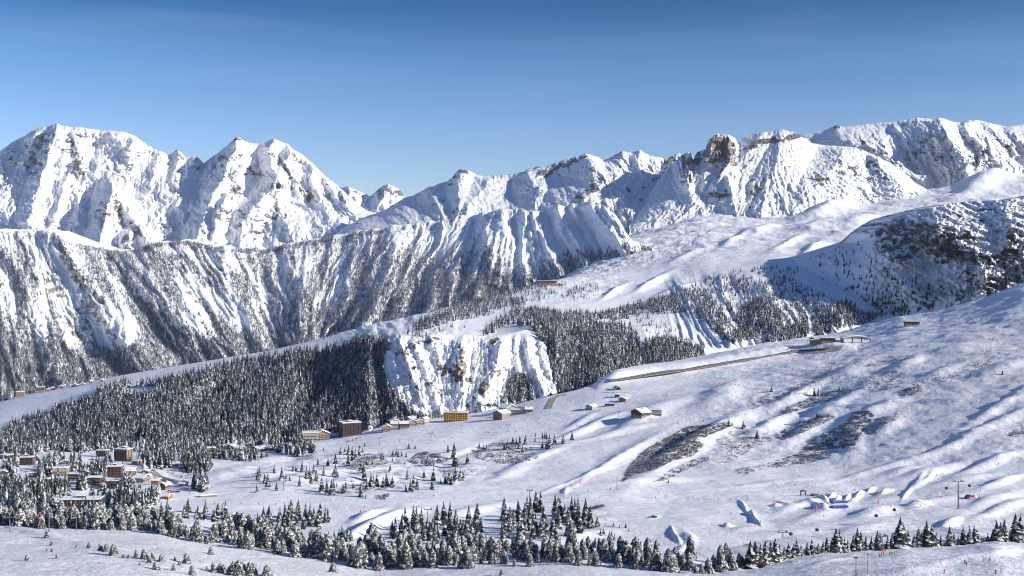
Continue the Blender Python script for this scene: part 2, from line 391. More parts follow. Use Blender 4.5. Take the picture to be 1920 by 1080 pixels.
RK3 = [(868,322,15,5,8,.9),(855,331,14,5,-30,.6),(875,330,14,3,5,.5),(1003,315,20,6,-15,.55),(1055,310,54,6,-21,.85),(1070,303,34,5,-21,.8),(1025,330,20,6,-40,.7),(1105,315,26,5,12,.5),
 (1012,355,12,20,15,.48),(990,365,20,12,-40,.42),(1160,287,18,4,-25,.6),(1145,295,10,3,0,.55),(1110,355,34,12,-40,.62),(1085,372,26,8,-35,.58),(1130,345,12,18,0,.46),(825,378,18,7,-35,.48),(850,392,14,12,10,.46),(812,362,20,4,-25,.4),(845,345,14,4,-20,.4),
 (1225,330,40,20,35,.42),(1255,320,16,26,0,.62),(1285,318,22,34,0,.66),(1268,300,16,12,0,.6),(1190,365,30,12,40,.42),(1170,320,20,14,0,.38),(1210,345,24,14,20,.42),(1160,315,8,6,0,.45),(940,350,30,5,-20,.38),(900,370,30,6,-30,.34),(905,400,30,7,-15,.36),(1000,400,40,6,-15,.38),(790,362,22,4,-25,.45)]
OC3 = [(1012,350,14,18,0,.5),(1285,318,26,34,0,.7),(1258,318,16,24,0,.5),(1225,370,20,10,0,.5),(850,390,16,12,0,.6),(825,380,14,8,0,.5),(1005,315,20,6,0,.4),(790,362,30,5,-25,.6),(1190,372,16,6,0,.6)]
def rel3(PX, PY, V):
    R = ridges(PX, PY, RM3, 5, 20, 13)
    fade = smooth01(V, 1.0, 0.93)
    amp = 0.35 + 0.65 * smooth01(PX, 1090, 1150)
    g = ridged((PX - (PY - 300) * 0.35) / 26 + fbm(PX / 40, PY / 40, 66, 2), PY / 55, 65, 5, 0.55) * 120
    g2 = ridged((PX - (PY - 300) * 0.4) / 8, PY / 26, 69, 4, 0.6) * 50 + fbm(PX / 6, PY / 6, 71, 3) * 22 + ridged(PX / 12 - PY / 20, PY / 10, 72, 4, .65) * 26
    left = -smooth01(PX, 760, 1100) * 0
    return (R + g * amp + fbm(PX / 70, PY / 50, 73, 3) * 130) * (0.3 + 0.7 * fade) + g2 * amp
Layer('m3', 'mountain', MAT['far'], 600, 1400, 1.3,
      [[(600, 520, 6900), (900, 520, 6800), (1150, 520, 6200), (1400, 520, 6400)], [(600, 460, 7400), (900, 430, 7500), (1130, 440, 6750), (1250, 430, 6750), (1400, 420, 7200)], [(x, y, 9200) for x, y in sky3]], [50, 130], [10, 20, 0.0],
      relief=rel3, back=((250, -200), (2500, -1500)), attrs=att1(RK3, OC3), front=(200, 500))

# ---- glacier mountain on the right
sky4 = sk("1380,330 1440,290 1500,254 1525,248 1550,243 1560,238 1569,234 1576,237 1585,238 1613,234 1650,230 1680,228 1700,224 1720,221 1735,222 1748,223 1760,220 1770,222 1780,226 1803,231 1810,227 1827,224 1847,228 1865,233 1887,237 1900,235 1920,233 1960,240 2050,260 2200,300 2500,330")
sky4 = jag(sky4, 3, 64)
RM4 = [
 (sk("1575,262 1590,262 1612,270 1640,276 1665,292 1690,322 1712,332 1734,330"), 480, 60, 50, 420),
 (sk("1680,240 1700,262 1712,290 1728,322"), 380, 24, 30, 330),
 (sk("1760,220 1768,240 1782,262 1798,285 1812,312 1816,330"), 950, 115, 60, 600),
 (sk("1720,222 1722,250 1730,290"), 250, 18, 26, 140),
 (sk("1805,232 1818,255 1850,275 1868,300 1885,325"), 620, 60, 50, 400),
 (sk("1847,230 1870,255 1895,275 1915,300"), 360, 30, 36, 200),
 (sk("1890,238 1910,260 1940,290"), 360, 30, 36, 200),
 (sk("1845,295 1835,312 1825,340 1828,370"), 520, 60, 60, 300)]
RK4 = [(1640,265,50,16,12,0.37),(1660,285,44,22,35,0.41),(1710,290,24,50,20,0.41),(1740,250,34,34,20,0.41),(1770,270,26,50,35,0.39),(1830,290,44,30,35,0.41),(1800,250,40,14,35,0.35),(1860,262,50,14,25,0.39),(1900,245,36,10,20,0.45),(1730,305,20,36,-20,0.41),(1795,310,34,22,0,0.37),(1570,236,6,3,0,0.80),(1690,235,16,8,20,0.39)]
def rel4(PX, PY, V):
    R = ridges(PX, PY, RM4, 5, 22, 15); fade = smooth01(V, 1.0, 0.95)
    m = smooth01(PX, 1560, 1620) * smooth01(PY, 372, 330)
    cc = PX - (PY - 225) * 0.55
    g = ridged(cc / 30 + 0.8 * fbm(PX / 40, PY / 40, 76, 3), PY / 60, 75, 5, 0.55) * 150 * m * smooth01(PY, 226, 262)
    g2 = (ridged(cc / 10 + 0.5 * fbm(PX / 14, PY / 14, 78, 2), PY / 16, 79, 4, 0.65) * 60 + fbm(PX / 5, PY / 5, 81, 3) * 26) * m
    return (R + g) * (0.15 + 0.85 * fade) + g2 * (0.2 + 0.8 * fade) + fbm(PX / 60, PY / 40, 83, 3) * 60
def att4(PX, PY, X, D, Z, nz):
    d = att1(RK4, [], steep=(0.65, 0.35), amp=0.15)(PX, PY, X, D, Z, nz)
    top = np.interp(PX, [x for x, y in sky4], [y for x, y in sky4])
    m = smooth01(PY - top, 1, np.where(PX < 1680, 24, 5)) * smooth01(PY, 345, 325)
    d['rock'] = np.where((np.abs(PX - 1569) < 7) & (PY < 241), np.maximum(d['rock'], .7), d['rock'] * (0.1 + 0.9 * m)); return d
Layer('m4', 'mountain', MAT['glac'], 1380, 2500, 1.3,
      [[(1380, 470, 6800), (2500, 470, 6800)], [(1380, 385, 7600), (1600, 375, 8000), (1800, 370, 8200), (2500, 370, 8200)],
       [(1380, 340, 8500), (1600, 268, 8900), (1680, 262, 9000), (1800, 255, 9000), (1920, 262, 9000), (2500, 340, 9000)],
       [(x, y, 10000) for x, y in sky4]], [30, 110, 50], [10, 10, 10, 0],
      relief=rel4, back=((600, -100), (2500, -1500)), attrs=att4, front=(200, 500))

# ---- bright convex slope with the rock towers, in front of the glacier
sky5 = sk("1180,420 1230,345 1250,318 1262,305 1275,296 1283,300 1290,288 1295,286 1300,300 1303,292 1308,284 1316,283 1323,280 1326,268 1330,260 1338,254 1347,252 1358,251 1367,253 1375,257 1380,262 1384,268 1388,266 1391,257 1400,254 1412,252 1427,247 1440,247 1452,245 1467,243 1477,245 1487,248 1495,251 1503,253 1512,260 1522,268 1545,272 1580,274 1605,277 1625,284 1645,293 1665,303 1685,316 1700,328 1715,342 1740,356 1790,372 1850,390 1950,400")
sky5 = jag(sky5, 4.5, 65)
RM5 = [
 (sk("1292,286 1288,310 1284,340 1300,372"), 420, 26, 30, 100),
 (sk("1335,256 1330,285 1320,310 1318,335"), 560, 32, 30, 200),
 (sk("1367,254 1366,280 1372,300 1352,325 1340,350"), 380, 16, 34, 160),
 (sk("1427,247 1420,262 1400,285 1375,320 1370,355 1375,380"), 200, 36, 60, 180),
 (sk("1467,243 1462,270 1455,310 1440,340 1430,378 1425,398"), 170, 60, 110, 200),
 (sk("1365,335 1372,352 1374,370"), 300, 22, 22, 200),
 (sk("1580,275 1572,300 1540,335 1510,370 1490,400"), 240, 60, 90, 160),
 (sk("1645,293 1650,315 1690,345"), 200, 40, 40, 100),
 (sk("1440,340 1465,365 1480,402"), 180, 14, 22, 150), (sk("1480,345 1500,370 1530,395"), 140, 14, 26, 120), (sk("1455,355 1460,380 1455,402"), 180, 12, 18, 150)]
RK5 = [(1350,275,30,26,0,.80),(1335,285,20,26,0,.72),(1308,292,9,18,0,.85),(1292,300,14,26,0,.62),(1285,335,14,24,0,.46),(1350,305,16,18,20,.44),(1372,285,12,20,0,.56),(1355,318,30,8,-45,.5),
 (1445,264,38,6,-4,.86),(1487,257,24,7,-14,.95),(1420,268,16,4,-10,.8),(1405,277,22,8,-20,.6),(1500,254,12,6,0,.6),(1385,300,24,7,-45,.46),(1400,310,40,4,-45,.46),(1350,365,26,8,0,.66),(1415,365,12,28,25,.52),
 (1600,320,60,24,18,.50),(1640,318,40,14,30,.52),(1570,305,30,12,0,.44),(1530,335,36,10,-5,.48),(1520,342,28,8,0,.5),(1430,335,34,5,-12,.55),(1445,330,20,5,-25,.5),(1550,300,14,24,50,.42),(1490,310,26,3,-15,.5),(1510,275,24,3,-30,.42),(1600,280,40,3,15,.42),(1405,340,14,4,-40,.5),(1530,268,20,3,-35,.45)]
OC5 = [(1345,275,34,24,0,.55),(1355,318,34,16,-40,.6),(1410,365,14,30,25,.5),(1400,310,44,6,-45,.6),(1550,300,16,26,50,.6),(1295,310,20,44,0,.6),(1395,275,20,10,0,.5),(1402,340,20,8,-40,.6),(1600,320,80,30,10,.2)]
def rel5(PX, PY, V):
    R = ridges(PX, PY, RM5, 5, 20, 17); fade = smooth01(V, 1.0, 0.93)
    ang = np.arctan2(PX - 1455, PY - 225)
    g = ridged(ang * 9 + fbm(PX / 40, PY / 40, 86, 2) * .8, PY / 45, 85, 5, 0.55) * 55 * (0.35 + 0.65 * smooth01(PY, 300, 350))
    g2 = ridged(ang * 26, PY / 26, 89, 4, 0.6) * 15 * (0.3 + 0.7 * smooth01(PY, 320, 360)) + fbm(PX / 5, PY / 5, 91, 3) * 20 + ridged(PX / 12 - PY / 20, PY / 9, 92, 4, .65) * 13
    tower = blobs(PX, PY, [(1350,280,32,28,0,1),(1290,310,24,40,0,1)])
    st = (np.abs(np.sin(PY / 5.0 + PX / 18)) * 30)
    return (R + g) * (0.3 + 0.7 * fade) + g2 + tower * (ridged(PX / 9, PY / 22, 93, 4) * 190 + 90) + st * 0.3
Layer('m5', 'mountain', MAT['far'], 1180, 1950, 1.3,
      [[(1180, 500, 6000), (1950, 500, 6000)], [(1180, 430, 6500), (1300, 405, 6600), (1500, 405, 6600), (1650, 385, 6900), (1950, 420, 6500)], [(x, y, float(np.interp(x, [1180, 1225, 1275, 1600, 1790, 1950], [7000, 7650, 8200, 8000, 7050, 6600]))) for x, y in sky5]], [30, 120], [10, 12, 0.0],
      relief=rel5, back=((250, -250), (1500, -900)), attrs=att1(RK5, OC5, steep=(0.55, .25), amp=.25), front=(200, 500))
# ================================================================== THE FAR FOREST WALL
KX = [-300, 50, 200, 350, 480, 560, 640, 800, 900, 960, 1000, 1060, 1150, 1300]
KV = [.12, .25, .52, .60, .45, .02, -.33, -.45, -.30, -.05, .12, .42, .40, .5]
def wall_s(PX, PY):
    s = PX.copy() if hasattr(PX, 'copy') else PX
    for _ in range(7):
        k = np.interp(s, KX, KV); s = 0.5 * s + 0.5 * (PX - k * (PY - 540))
    return s
skyw = sk("-400,425 -100,430 0,432 30,433 60,432 85,433 105,437 115,444 125,450 137,457 150,459 180,464 210,470 240,470 262,464 285,456 310,455 340,452 370,455 400,462 430,466 470,467 500,466 530,460 560,455 600,448 640,441 680,434 720,428 760,423 790,419 820,415 850,409 880,404 910,399 935,395 955,392 968,393 985,396 1000,400 1015,396 1035,390 1060,385 1080,381 1100,378 1120,381 1135,388 1150,398 1162,414 1172,432 1185,450 1220,465 1300,490")
def wall_forest(PX, PY):
    """density of trees 0..1 on the wall, following the spurs"""
    s = wall_s(PX, PY)
    n = fbm(s / 15, PY / 150, 101, 4, 0.6) + 0.55 * fbm(s / 50, PY / 120, 105, 2) + 0.25 * fbm(PX / 9, PY / 9, 107, 2)
    # how much forest where: (px, py at which cover is half)
    top = np.interp(PX, [0, 110, 200, 300, 400, 520, 640, 760, 860, 960, 1100, 1200], [.0, .0, .02, .05, .02, 0, -.02, -.10, -.14, -.2, -.22, -.2])
    low = np.interp(PX, [0, 300, 500, 640, 800, 960, 1100], [690, 690, 660, 620, 585, 560, 520])
    b = top + 0.85 * smooth01(PY, low - 75, low - 10) - 0.25 * smooth01(PY, skyy(PX) + 45, skyy(PX) + 5) * smooth01(PX, 620, 700)
    b = b - blobs(PX, PY, [(120,560,26,110,-18,.5),(75,600,20,90,-8,.3),(232,620,26,40,-35,.9),(170,600,24,80,-22,.35),(410,490,50,26,10,.35),(385,570,26,40,-45,.45),(505,630,14,30,30,.5),
                          (330,470,30,8,5,.8),(985,450,60,60,0,.5),(1120,430,60,40,0,.5),(900,440,60,30,0,.3),(440,600,20,40,-30,.3),(250,545,16,30,-30,.3),(560,490,30,30,0,.15)])
    b = b + blobs(PX, PY, [(195,520,34,50,-40,.45),(260,560,30,90,-40,.45),(330,490,44,26,20,.45),(300,620,50,60,-40,.35),(560,560,30,60,0,.25),(700,570,50,50,40,.25),(60,510,20,40,0,.1),
                          (930,500,40,40,0,.28),(720,500,60,40,0,.15),(840,520,60,40,0,.2)])
    return n * 1.15 + b + np.interp(PX, [0, 150, 450, 620], [.30, .26, .34, .42])
_sx = np.arange(-400, 1300, 2.0); _sy = np.interp(_sx, [x for x, y in skyw], [y for x, y in skyw])
_sy = _sy + fbm(_sx / 22, _sx * 0 + 3.1, 501, 4, .6) * np.interp(_sx, [0, 300, 600, 800, 1200], [3, 6, 7, 7, 7])
skyw = list(zip(_sx.tolist(), _sy.tolist()))
def skyy(px): return np.interp(px, _sx, _sy)
def relw(PX, PY, V):
    s = wall_s(PX, PY)
    rr_ = 1 - 0.45 * smooth01(PX, 820, 920)
    big = fbm(s / 75, PY / 300, 111, 3) * 150
    sh = ridged(s / 34 + 0.5 * fbm(PX / 60, PY / 60, 114, 2), PY / 120, 113, 4, 0.5) * 60
    fine = ridged(s / 11 + 0.4 * fbm(PX / 30, PY / 30, 118, 2), PY / 40, 117, 3, 0.6) * 18 + fbm(PX / 6, PY / 6, 119, 3) * 8
    RW = [(sk("985,396 982,430 975,470 985,515"), 150, 60, 34, 120), (sk("1000,395 1010,430 1030,475 1050,510"), 210, 50, 26, 120), (sk("1045,388 1060,420 1085,460 1100,500"), 230, 34, 30, 120), (sk("1100,378 1118,400 1140,430 1165,462"), 260, 46, 34, 120), (sk("1072,384 1090,420 1115,470"), 150, 16, 20, 80), (sk("1130,386 1150,410 1172,445"), 150, 16, 20, 80),
          (sk("105,437 135,490 190,560 255,640 300,700"), 120, 50, 50, 100), (sk("925,400 912,430 915,470"), 110, 20, 40, 80), (sk("420,466 415,520 440,580"), 90, 60, 30, 60), (sk("240,470 280,540 350,620"), 120, 50, 50, 90)]
    R = ridges(PX, PY, RW, 6, 26, 19)
    fade = 0.65 + 0.35 * smooth01(V, 1.0, 0.95)
    return (big + sh * rr_ + R) * fade + fine * rr_ + fbm(PX / 22, PY / 18, 120, 3) * 30 * smooth01(PX, 820, 920)
RKW = [(40,520,10,60,-8,.46),(215,660,12,30,-30,.5),(270,580,10,40,-30,.5),(400,600,12,40,-30,.46),(430,560,10,30,-20,.5),(480,540,12,30,0,.46),(20,620,14,50,-5,.42),(125,480,14,36,-30,.62),(140,510,14,46,-30,.62),(165,570,18,50,-28,.56),(110,560,20,80,-18,.52),(60,560,18,70,-10,.44),(150,620,30,70,-25,.5),(190,560,10,40,-28,.5),(310,520,8,24,-25,.5),(340,500,10,20,-20,.5),(460,480,20,20,0,.5),(560,480,30,16,0,.42),(90,640,20,50,-15,.45),(160,630,12,40,-28,.36),(418,490,12,24,0,.6),(430,515,18,10,0,.5),(375,560,18,14,30,.5),(360,550,20,5,20,.6),(245,560,10,30,-28,.36),(205,620,12,36,-28,.36),
 (515,640,14,10,-40,.55),(975,500,8,30,-15,.4),(450,490,16,26,0,.36),(282,600,7,20,-20,.44),(245,600,12,30,-28,.3),(150,460,14,8,30,.4),(1018,425,5,5,0,.6),(1010,520,8,20,0,.3)]
OCW = [(150,620,40,80,-25,.6),(310,520,14,34,-25,.8),(340,500,16,26,-20,.8),(460,480,26,26,0,.6),(215,660,16,40,-30,.5),(270,580,14,50,-30,.6),(90,640,26,60,-15,.4),(125,480,20,40,-30,.9),(165,570,30,70,-28,.9),(418,490,22,34,0,1),(375,560,30,20,30,1),(515,640,20,14,-40,1),(282,600,9,20,-20,.9),(975,500,12,40,-15,.8),(1018,425,8,8,0,1),(110,560,30,90,-18,.5),(245,560,20,50,0,.5)]
Layer('wall', 'mountain_slope', MAT['wall'], -400, 1300, 1.3,
      [[(-400, 800, 3600), (0, 790, 3950), (300, 760, 4250), (640, 700, 4500), (1000, 600, 4600), (1300, 560, 4500)],
       [(-400, 700, 3900), (0, 690, 4250), (300, 670, 4550), (560, 630, 4850), (900, 560, 4900), (1300, 520, 4800)],
       [(x, y, np.interp(x, [-400, 0, 300, 560, 900, 1100, 1150, 1190, 1300], [4900, 5300, 5650, 6000, 5950, 5750, 5350, 5000, 4850])) for x, y in skyw]], [60, 200], [10, 20, 0.6],
      relief=relw, back=((150, 10), (700, -60), (2500, -500)), attrs=att1(RKW, OCW, steep=(0.45, .2), amp=.22), front=(100, 300))

# ================================================================== PLATEAU, FOREST HILL AND CLIFF
def tblob(X, Y, L):                     # world-space mounds given by photo position: (px,py,D) converted by the caller
    pass
p_bot = [(-400, 842, 1700), (0, 838, 1700), (400, 836, 1740), (600, 832, 1780), (700, 822, 1850), (760, 795, 1880), (850, 788, 1925), (1000, 772, 2000), (1060, 765, 2010), (1200, 755, 2050), (1320, 740, 2200), (1500, 720, 2400), (2300, 700, 2500)]
p_hill = [(-400, 835, 1900), (0, 812, 1950), (60, 800, 1980), (150, 760, 2080), (230, 735, 2130), (330, 712, 2180), (430, 695, 2220), (560, 668, 2240), (640, 652, 2240), (690, 640, 2170), (730, 634, 2050), (800, 628, 2070), (880, 628, 2110), (930, 632, 2140), (1000, 615, 2180), (1040, 618, 2220), (1100, 625, 2330), (1200, 640, 2400), (1290, 655, 2420), (1400, 650, 2500), (1520, 640, 2600), (1640, 635, 2700), (2300, 600, 2800)]
p_ridge = [(-400, 800, 2500), (-100, 785, 2500), (0, 752, 2450), (60, 737, 2450), (150, 720, 2450), (230, 703, 2480), (330, 686, 2500), (430, 670, 2520), (500, 658, 2530), (560, 645, 2540), (620, 629, 2560), (680, 612, 2600), (740, 598, 2650), (790, 588, 2700), (840, 584, 2750), (900, 592, 2700), (1000, 590, 2750), (1100, 588, 2850), (1180, 590, 2900), (1280, 580, 2950), (1400, 572, 3000), (1500, 560, 3050), (1640, 560, 3100), (2300, 540, 3200)]
p_mid = [(-400, 830, 3000), (0, 790, 2950), (300, 720, 2950), (620, 650, 2950), (700, 625, 3050), (800, 592, 3200), (850, 572, 3300), (900, 560, 3400), (960, 545, 3600), (1040, 528, 3800), (1120, 525, 3900), (1250, 520, 3900), (1350, 505, 3900), (1450, 495, 3900), (1600, 490, 4000), (2300, 480, 4000)]
p_far = [(-400, 870, 3400), (0, 830, 3400), (600, 700, 3400), (760, 640, 3500), (860, 590, 3700), (940, 560, 4000), (1040, 530, 4300), (1100, 500, 4700), (1180, 470, 5200), (1300, 445, 5300), (1450, 440, 5200), (1600, 430, 5200), (1800, 420, 5300), (2300, 420, 5300)]
p_top = [(-400, 900, 3800), (0, 860, 3800), (700, 720, 3900), (900, 620, 4200), (1000, 560, 4700), (1060, 520, 5200), (1120, 470, 5900), (1200, 432, 6400), (1300, 408, 6600), (1400, 398, 6800), (1500, 392, 6900), (1600, 385, 7000), (1700, 368, 7200), (1800, 350, 7400), (1860, 338, 7500), (1920, 330, 7600), (2300, 320, 7600)]
CL = [(sk("750,640 760,670 775,710 790,750"), 26, 9, 20, 20), (sk("775,640 795,690 812,740 830,775"), 20, 9, 20, 12), (sk("800,625 815,650 830,690 850,730"), 26, 14, 30, 10),
      (sk("868,650 862,680 868,720 862,765"), 50, 28, 22, 30), (sk("845,655 832,680 822,705"), 22, 14, 18, 16), (sk("940,640 932,675 925,705 905,740 900,775"), 62, 40, 26, 40),
      (sk("985,625 990,660 1005,700 1020,735"), 26, 12, 16, 20), (sk("965,632 968,670 975,700"), 20, 8, 12, 14), (sk("1010,622 1018,660 1030,700"), 22, 9, 12, 14), (sk("955,640 950,670 955,690"), 16, 6, 8, 10),
      (sk("1035,625 1048,665 1060,710"), 40, 14, 30, 30), (sk("905,660 890,700 880,740"), 24, 14, 12, 20), (sk("940,655 942,690 940,720"), 14, 7, 7, 10)]
def cliffmask(PX, PY):
    return smooth01(PX, 712, 745) * smooth01(PX, 1062, 1040) * smooth01(PY, 622, 645)
def relp(PX, PY, V):
    m = cliffmask(PX, PY)
    d = ridges(PX, PY, CL, 4, 16, 23)
    k = .75 * ridged((PX - (PY - 640) * np.interp(PX, [740, 860, 940, 1040], [.28, .0, -.05, .22])) / 10, PY / 90, 131, 4, .6) * 18
    kk = ridged(PX / 8 + fbm(PX / 20, PY / 20, 137, 2), PY / 12, 135, 4, .65) * 9 + ridged(PX / 26 + PY / 60, PY / 22, 136, 4, .6) * 12
    # gullied, wooded spurs above the valley on the right
    m2 = smooth01(PX, 1230, 1290) * smooth01(PX, 1650, 1600) * smooth01(PY, 500, 530) * smooth01(PY, 660, 640)
    SP = [(sk("1270,535 1310,565 1345,600 1375,640"), 110, 40, 34, 60), (sk("1400,510 1440,545 1430,590 1460,620"), 130, 40, 40, 60), (sk("1350,520 1360,560 1385,590"), 60, 20, 20, 30), (sk("1500,500 1520,540 1560,580 1575,600"), 90, 30, 34, 60), (sk("1330,510 1320,540"), 40, 14, 20, 20)]
    s2 = ridges(PX, PY, SP, 6, 24, 27)
    s3 = ridged((PX - (PY - 520) * .5) / 16, PY / 60, 139, 3) * 35
    # wooded hill
    m3 = smooth01(PX, 720, 690) * smooth01(PY, 835, 790)
    H = [(sk("700,640 690,700 705,760 700,800"), 60, 90, 20, 60), (sk("420,690 340,740 270,800"), 60, 60, 30, 50), (sk("210,745 190,790 175,830"), 40, 50, 40, 20), (sk("560,668 520,730 470,790"), 30, 60, 50, 20)]
    h = ridges(PX, PY, H, 6, 40, 29)
    sp4 = ridges(PX, PY, [(sk("1110,620 1130,670 1120,720"), 60, 50, 50, 50), (sk("1200,600 1215,640 1240,680"), 50, 30, 40, 40)], 6, 30, 31) * smooth01(PX, 1050, 1080) * smooth01(PY, 600, 625)
    return m * (d * 1.0 + k * .9 + kk) + m2 * (s2 + s3) + m3 * h + sp4
def wpt(px, py, D): return ((px - CX) / FPX * D, D)
def zrelp(PX, PY, X, Y, V):
    z = fbm(X / 420, Y / 700, 141, 4) * 26 * smooth01(Y, 3000, 5200)
    z += fbm(X / 120, Y / 200, 145, 4) * 9 * smooth01(Y, 3400, 5200) + fbm(X / 45, Y / 80, 147, 3) * 3.5 * smooth01(Y, 4300, 5400)
    z += fbm(X / 160, Y / 120, 149, 3) * 4 * smooth01(Y, 2300, 2900)
    # knolly, stony ground below the middle ridge
    ru = blobs(PX, PY, [(1150,480,110,34,-20,1),(1230,460,110,34,-10,1),(1120,535,60,24,0,.8),(1300,470,60,30,0,.4),(1010,555,60,26,0,.6)])
    z += ru * (fbm(X / 60, Y / 60, 151, 4, .6) * 9)
    rv, t_, s_ = polydist(PX, PY, sk('420,728 392,738 350,760 300,782 262,806 240,826'))
    z += (-30 * np.exp(-(rv / 11.0) ** 2) + 10 * np.exp(-((rv - 26) / 16.0) ** 2) * (s_ > 0)) * smooth01(PX, 230, 260) * smooth01(PX, 430, 400)
    rv, t_, s_ = polydist(PX, PY, sk('640,690 600,730 560,780 530,820'))
    z += -12 * np.exp(-(rv / 12.0) ** 2)
    for (px, py, L, wd, h, an, yo) in [(1560,395,70,10,60,-14,0),(1610,418,60,9,38,-8,0),(1530,425,40,9,28,-12,0),(1700,360,80,10,50,-10,0),(1640,345,50,8,40,0,0),(1860,330,70,14,80,-15,0),(1840,350,60,10,40,-20,0),
                                      (1215,536,34,5,10,-25,0),(1265,545,40,5,12,-20,0),(1380,448,40,6,12,-30,0),(1290,480,40,6,10,-25,0),(1240,520,30,5,9,-25,0),(1150,548,30,5,9,-30,0),(1430,430,40,8,18,-20,0),(1520,470,30,8,14,-30,0),(1480,455,34,5,12,-25,0)]:
        a = radians(an); dx = PX - px; dy = (PY - py) * 1.0
        u = (dx * cos(a) + dy * sin(a)) / L; v = (-dx * sin(a) + dy * cos(a)) / wd
        z += h * np.exp(-(u * u + v * v) * 1.4)
    z += 8 * fbm(PX / 34, PY / 16, 155, 3) * smooth01(PX, 620, 680) * smooth01(PX, 900, 840) * smooth01(PY, 650, 630) * 0.6
    return z
RKP = [(840,690,34,16,0,.48),(858,705,14,12,0,.62),(905,700,10,26,-10,.5),(830,700,12,8,0,.55),(775,690,6,10,0,.5),(860,650,14,8,0,.5),(905,730,10,18,0,.55),(890,690,8,10,0,.5),(1000,640,3,14,0,.4),(735,775,40,14,-20,.6),(920,760,20,6,0,.5),(745,665,8,16,0,.45),(765,655,32,7,-22,.55),(800,640,46,7,-12,.5),(760,663,14,6,0,.55),(852,680,30,10,0,.46),(866,690,10,22,0,.66),(868,660,8,5,0,.75),(812,720,22,10,0,.5),(826,735,9,8,0,.62),(878,712,6,8,0,.6),(925,640,12,5,-30,.9),(934,700,9,12,0,.6),
 (920,725,14,14,0,.5),(885,760,14,14,0,.45),(900,742,16,16,0,.42),(990,720,6,12,20,.6),(783,728,5,6,0,.65),(730,778,26,9,-20,.7),(715,768,10,10,0,.55),(895,640,12,4,0,.45),(770,700,8,20,0,.34),(838,770,8,5,0,.5),(1110,540,34,8,-10,.38),(1040,545,24,6,0,.3),
 (1150,480,70,16,-20,.36),(1230,455,80,16,-10,.34),(1300,500,60,8,-20,.26),(1560,435,16,2,-5,.5),(1740,365,30,3,0,.4),(1580,380,16,2,-20,.45),(1820,405,60,6,0,.4),(1130,640,5,4,0,.4)]
OCP = [(765,655,40,12,0,.6),(800,640,50,10,0,.4),(866,690,12,26,0,.9),(868,660,10,8,0,.9),(826,735,12,10,0,.9),(925,640,16,8,-30,1),(934,700,12,16,0,.9),(920,725,20,20,0,.6),(730,778,30,12,-20,1),(990,720,8,14,20,1),(783,728,7,8,0,.9),(885,760,20,20,0,.6),(715,768,10,10,0,.8),(880,712,8,8,0,.8)]
def attp(PX, PY, X, D, Z, nz):
    b = blobs(PX + 5 * fbm(PX / 7, PY / 7, 161, 3), PY + 4 * fbm(PX / 7, PY / 7, 163, 3), RKP)
    n = fbm(PX / 9, PY / 7, 165, 3)
    return {'rock': b * (0.95 + 0.5 * n), 'ochre': blobs(PX, PY, OCP)}
Layer('plat', 'plateau', MAT['mid'], -400, 2300, 1.6, [p_bot, p_hill, p_ridge, p_mid, p_far, p_top], [130, 50, 50, 50, 60], [14, 10, 10, 14, 16, 16],
      relief=relp, zrel=zrelp, back=((200, -20), (600, -160)), attrs=attp, front=(60, 60))

# ================================================================== SHADED CRAG ON THE RIGHT
skyr = sk("1340,640 1380,600 1420,560 1450,530 1480,507 1513,485 1545,473 1580,463 1613,453 1624,447 1633,438 1645,428 1660,418 1680,407 1700,401 1747,390 1765,385 1780,382 1800,379 1827,377 1850,376 1880,375 1920,370 1960,364 2020,352 2100,332 2200,300 2350,260 2600,220")
RR = [(sk("1633,440 1660,470 1690,500 1700,540"), 120, 60, 60, 60), (sk("1747,392 1770,440 1830,470 1850,520 1830,560"), 150, 70, 60, 80), (sk("1880,376 1900,430 1890,470"), 130, 40, 60, 80), (sk("1810,500 1815,540 1800,570"), 90, 24, 26, 60)]
def relr(PX, PY, V):
    m = smooth01(PX, 1600, 1660) * smooth01(PY, 600, 540)
    R = ridges(PX, PY, RR, 10, 26, 33)
    st = ridged(PX / 40, (PY + (PX - 1700) * -.25) / 12, 171, 5, .62) * 70
    g = ridged(PX / 14, PY / 14, 173, 4, .6) * 34
    return m * (R + st + g) + fbm(PX / 60, PY / 40, 175, 4) * 60 + fbm(PX / 9, PY / 9, 177, 3) * 5
RKR = [(1720,440,100,28,5,.72),(1690,460,60,34,0,.62),(1780,470,80,22,15,.74),(1690,425,50,14,-15,.6),(1790,440,50,14,10,.6),(1760,430,60,10,10,.56),(1850,490,60,14,15,.62),(1890,480,44,16,-20,.66),(1900,440,20,34,0,.52),(1830,410,60,10,15,.50),(1860,395,60,4,5,.52),(1660,445,30,14,-20,.50),(1770,485,30,12,0,.6),
 (1690,490,16,10,0,.55),(1815,515,16,24,0,.56),(1870,530,60,16,-10,.60),(1800,550,14,14,0,.55),(1740,410,90,5,-2,.40),(1920,400,40,8,0,.5),(1620,470,20,20,0,.38),(1905,500,40,20,0,.5),(1840,555,30,8,-20,.45),(1650,500,30,14,0,.3),(1745,405,50,4,0,.45)]
OCR = [(1730,460,40,16,0,.25),(1840,485,60,10,0,.25)]
def attr(PX, PY, X, D, Z, nz):
    d = att1(RKR, OCR, steep=(.5, .25), amp=.2)(PX, PY, X, D, Z, nz)
    d['rock'] = d['rock'] * smooth01(PX, 1580, 1640); return d
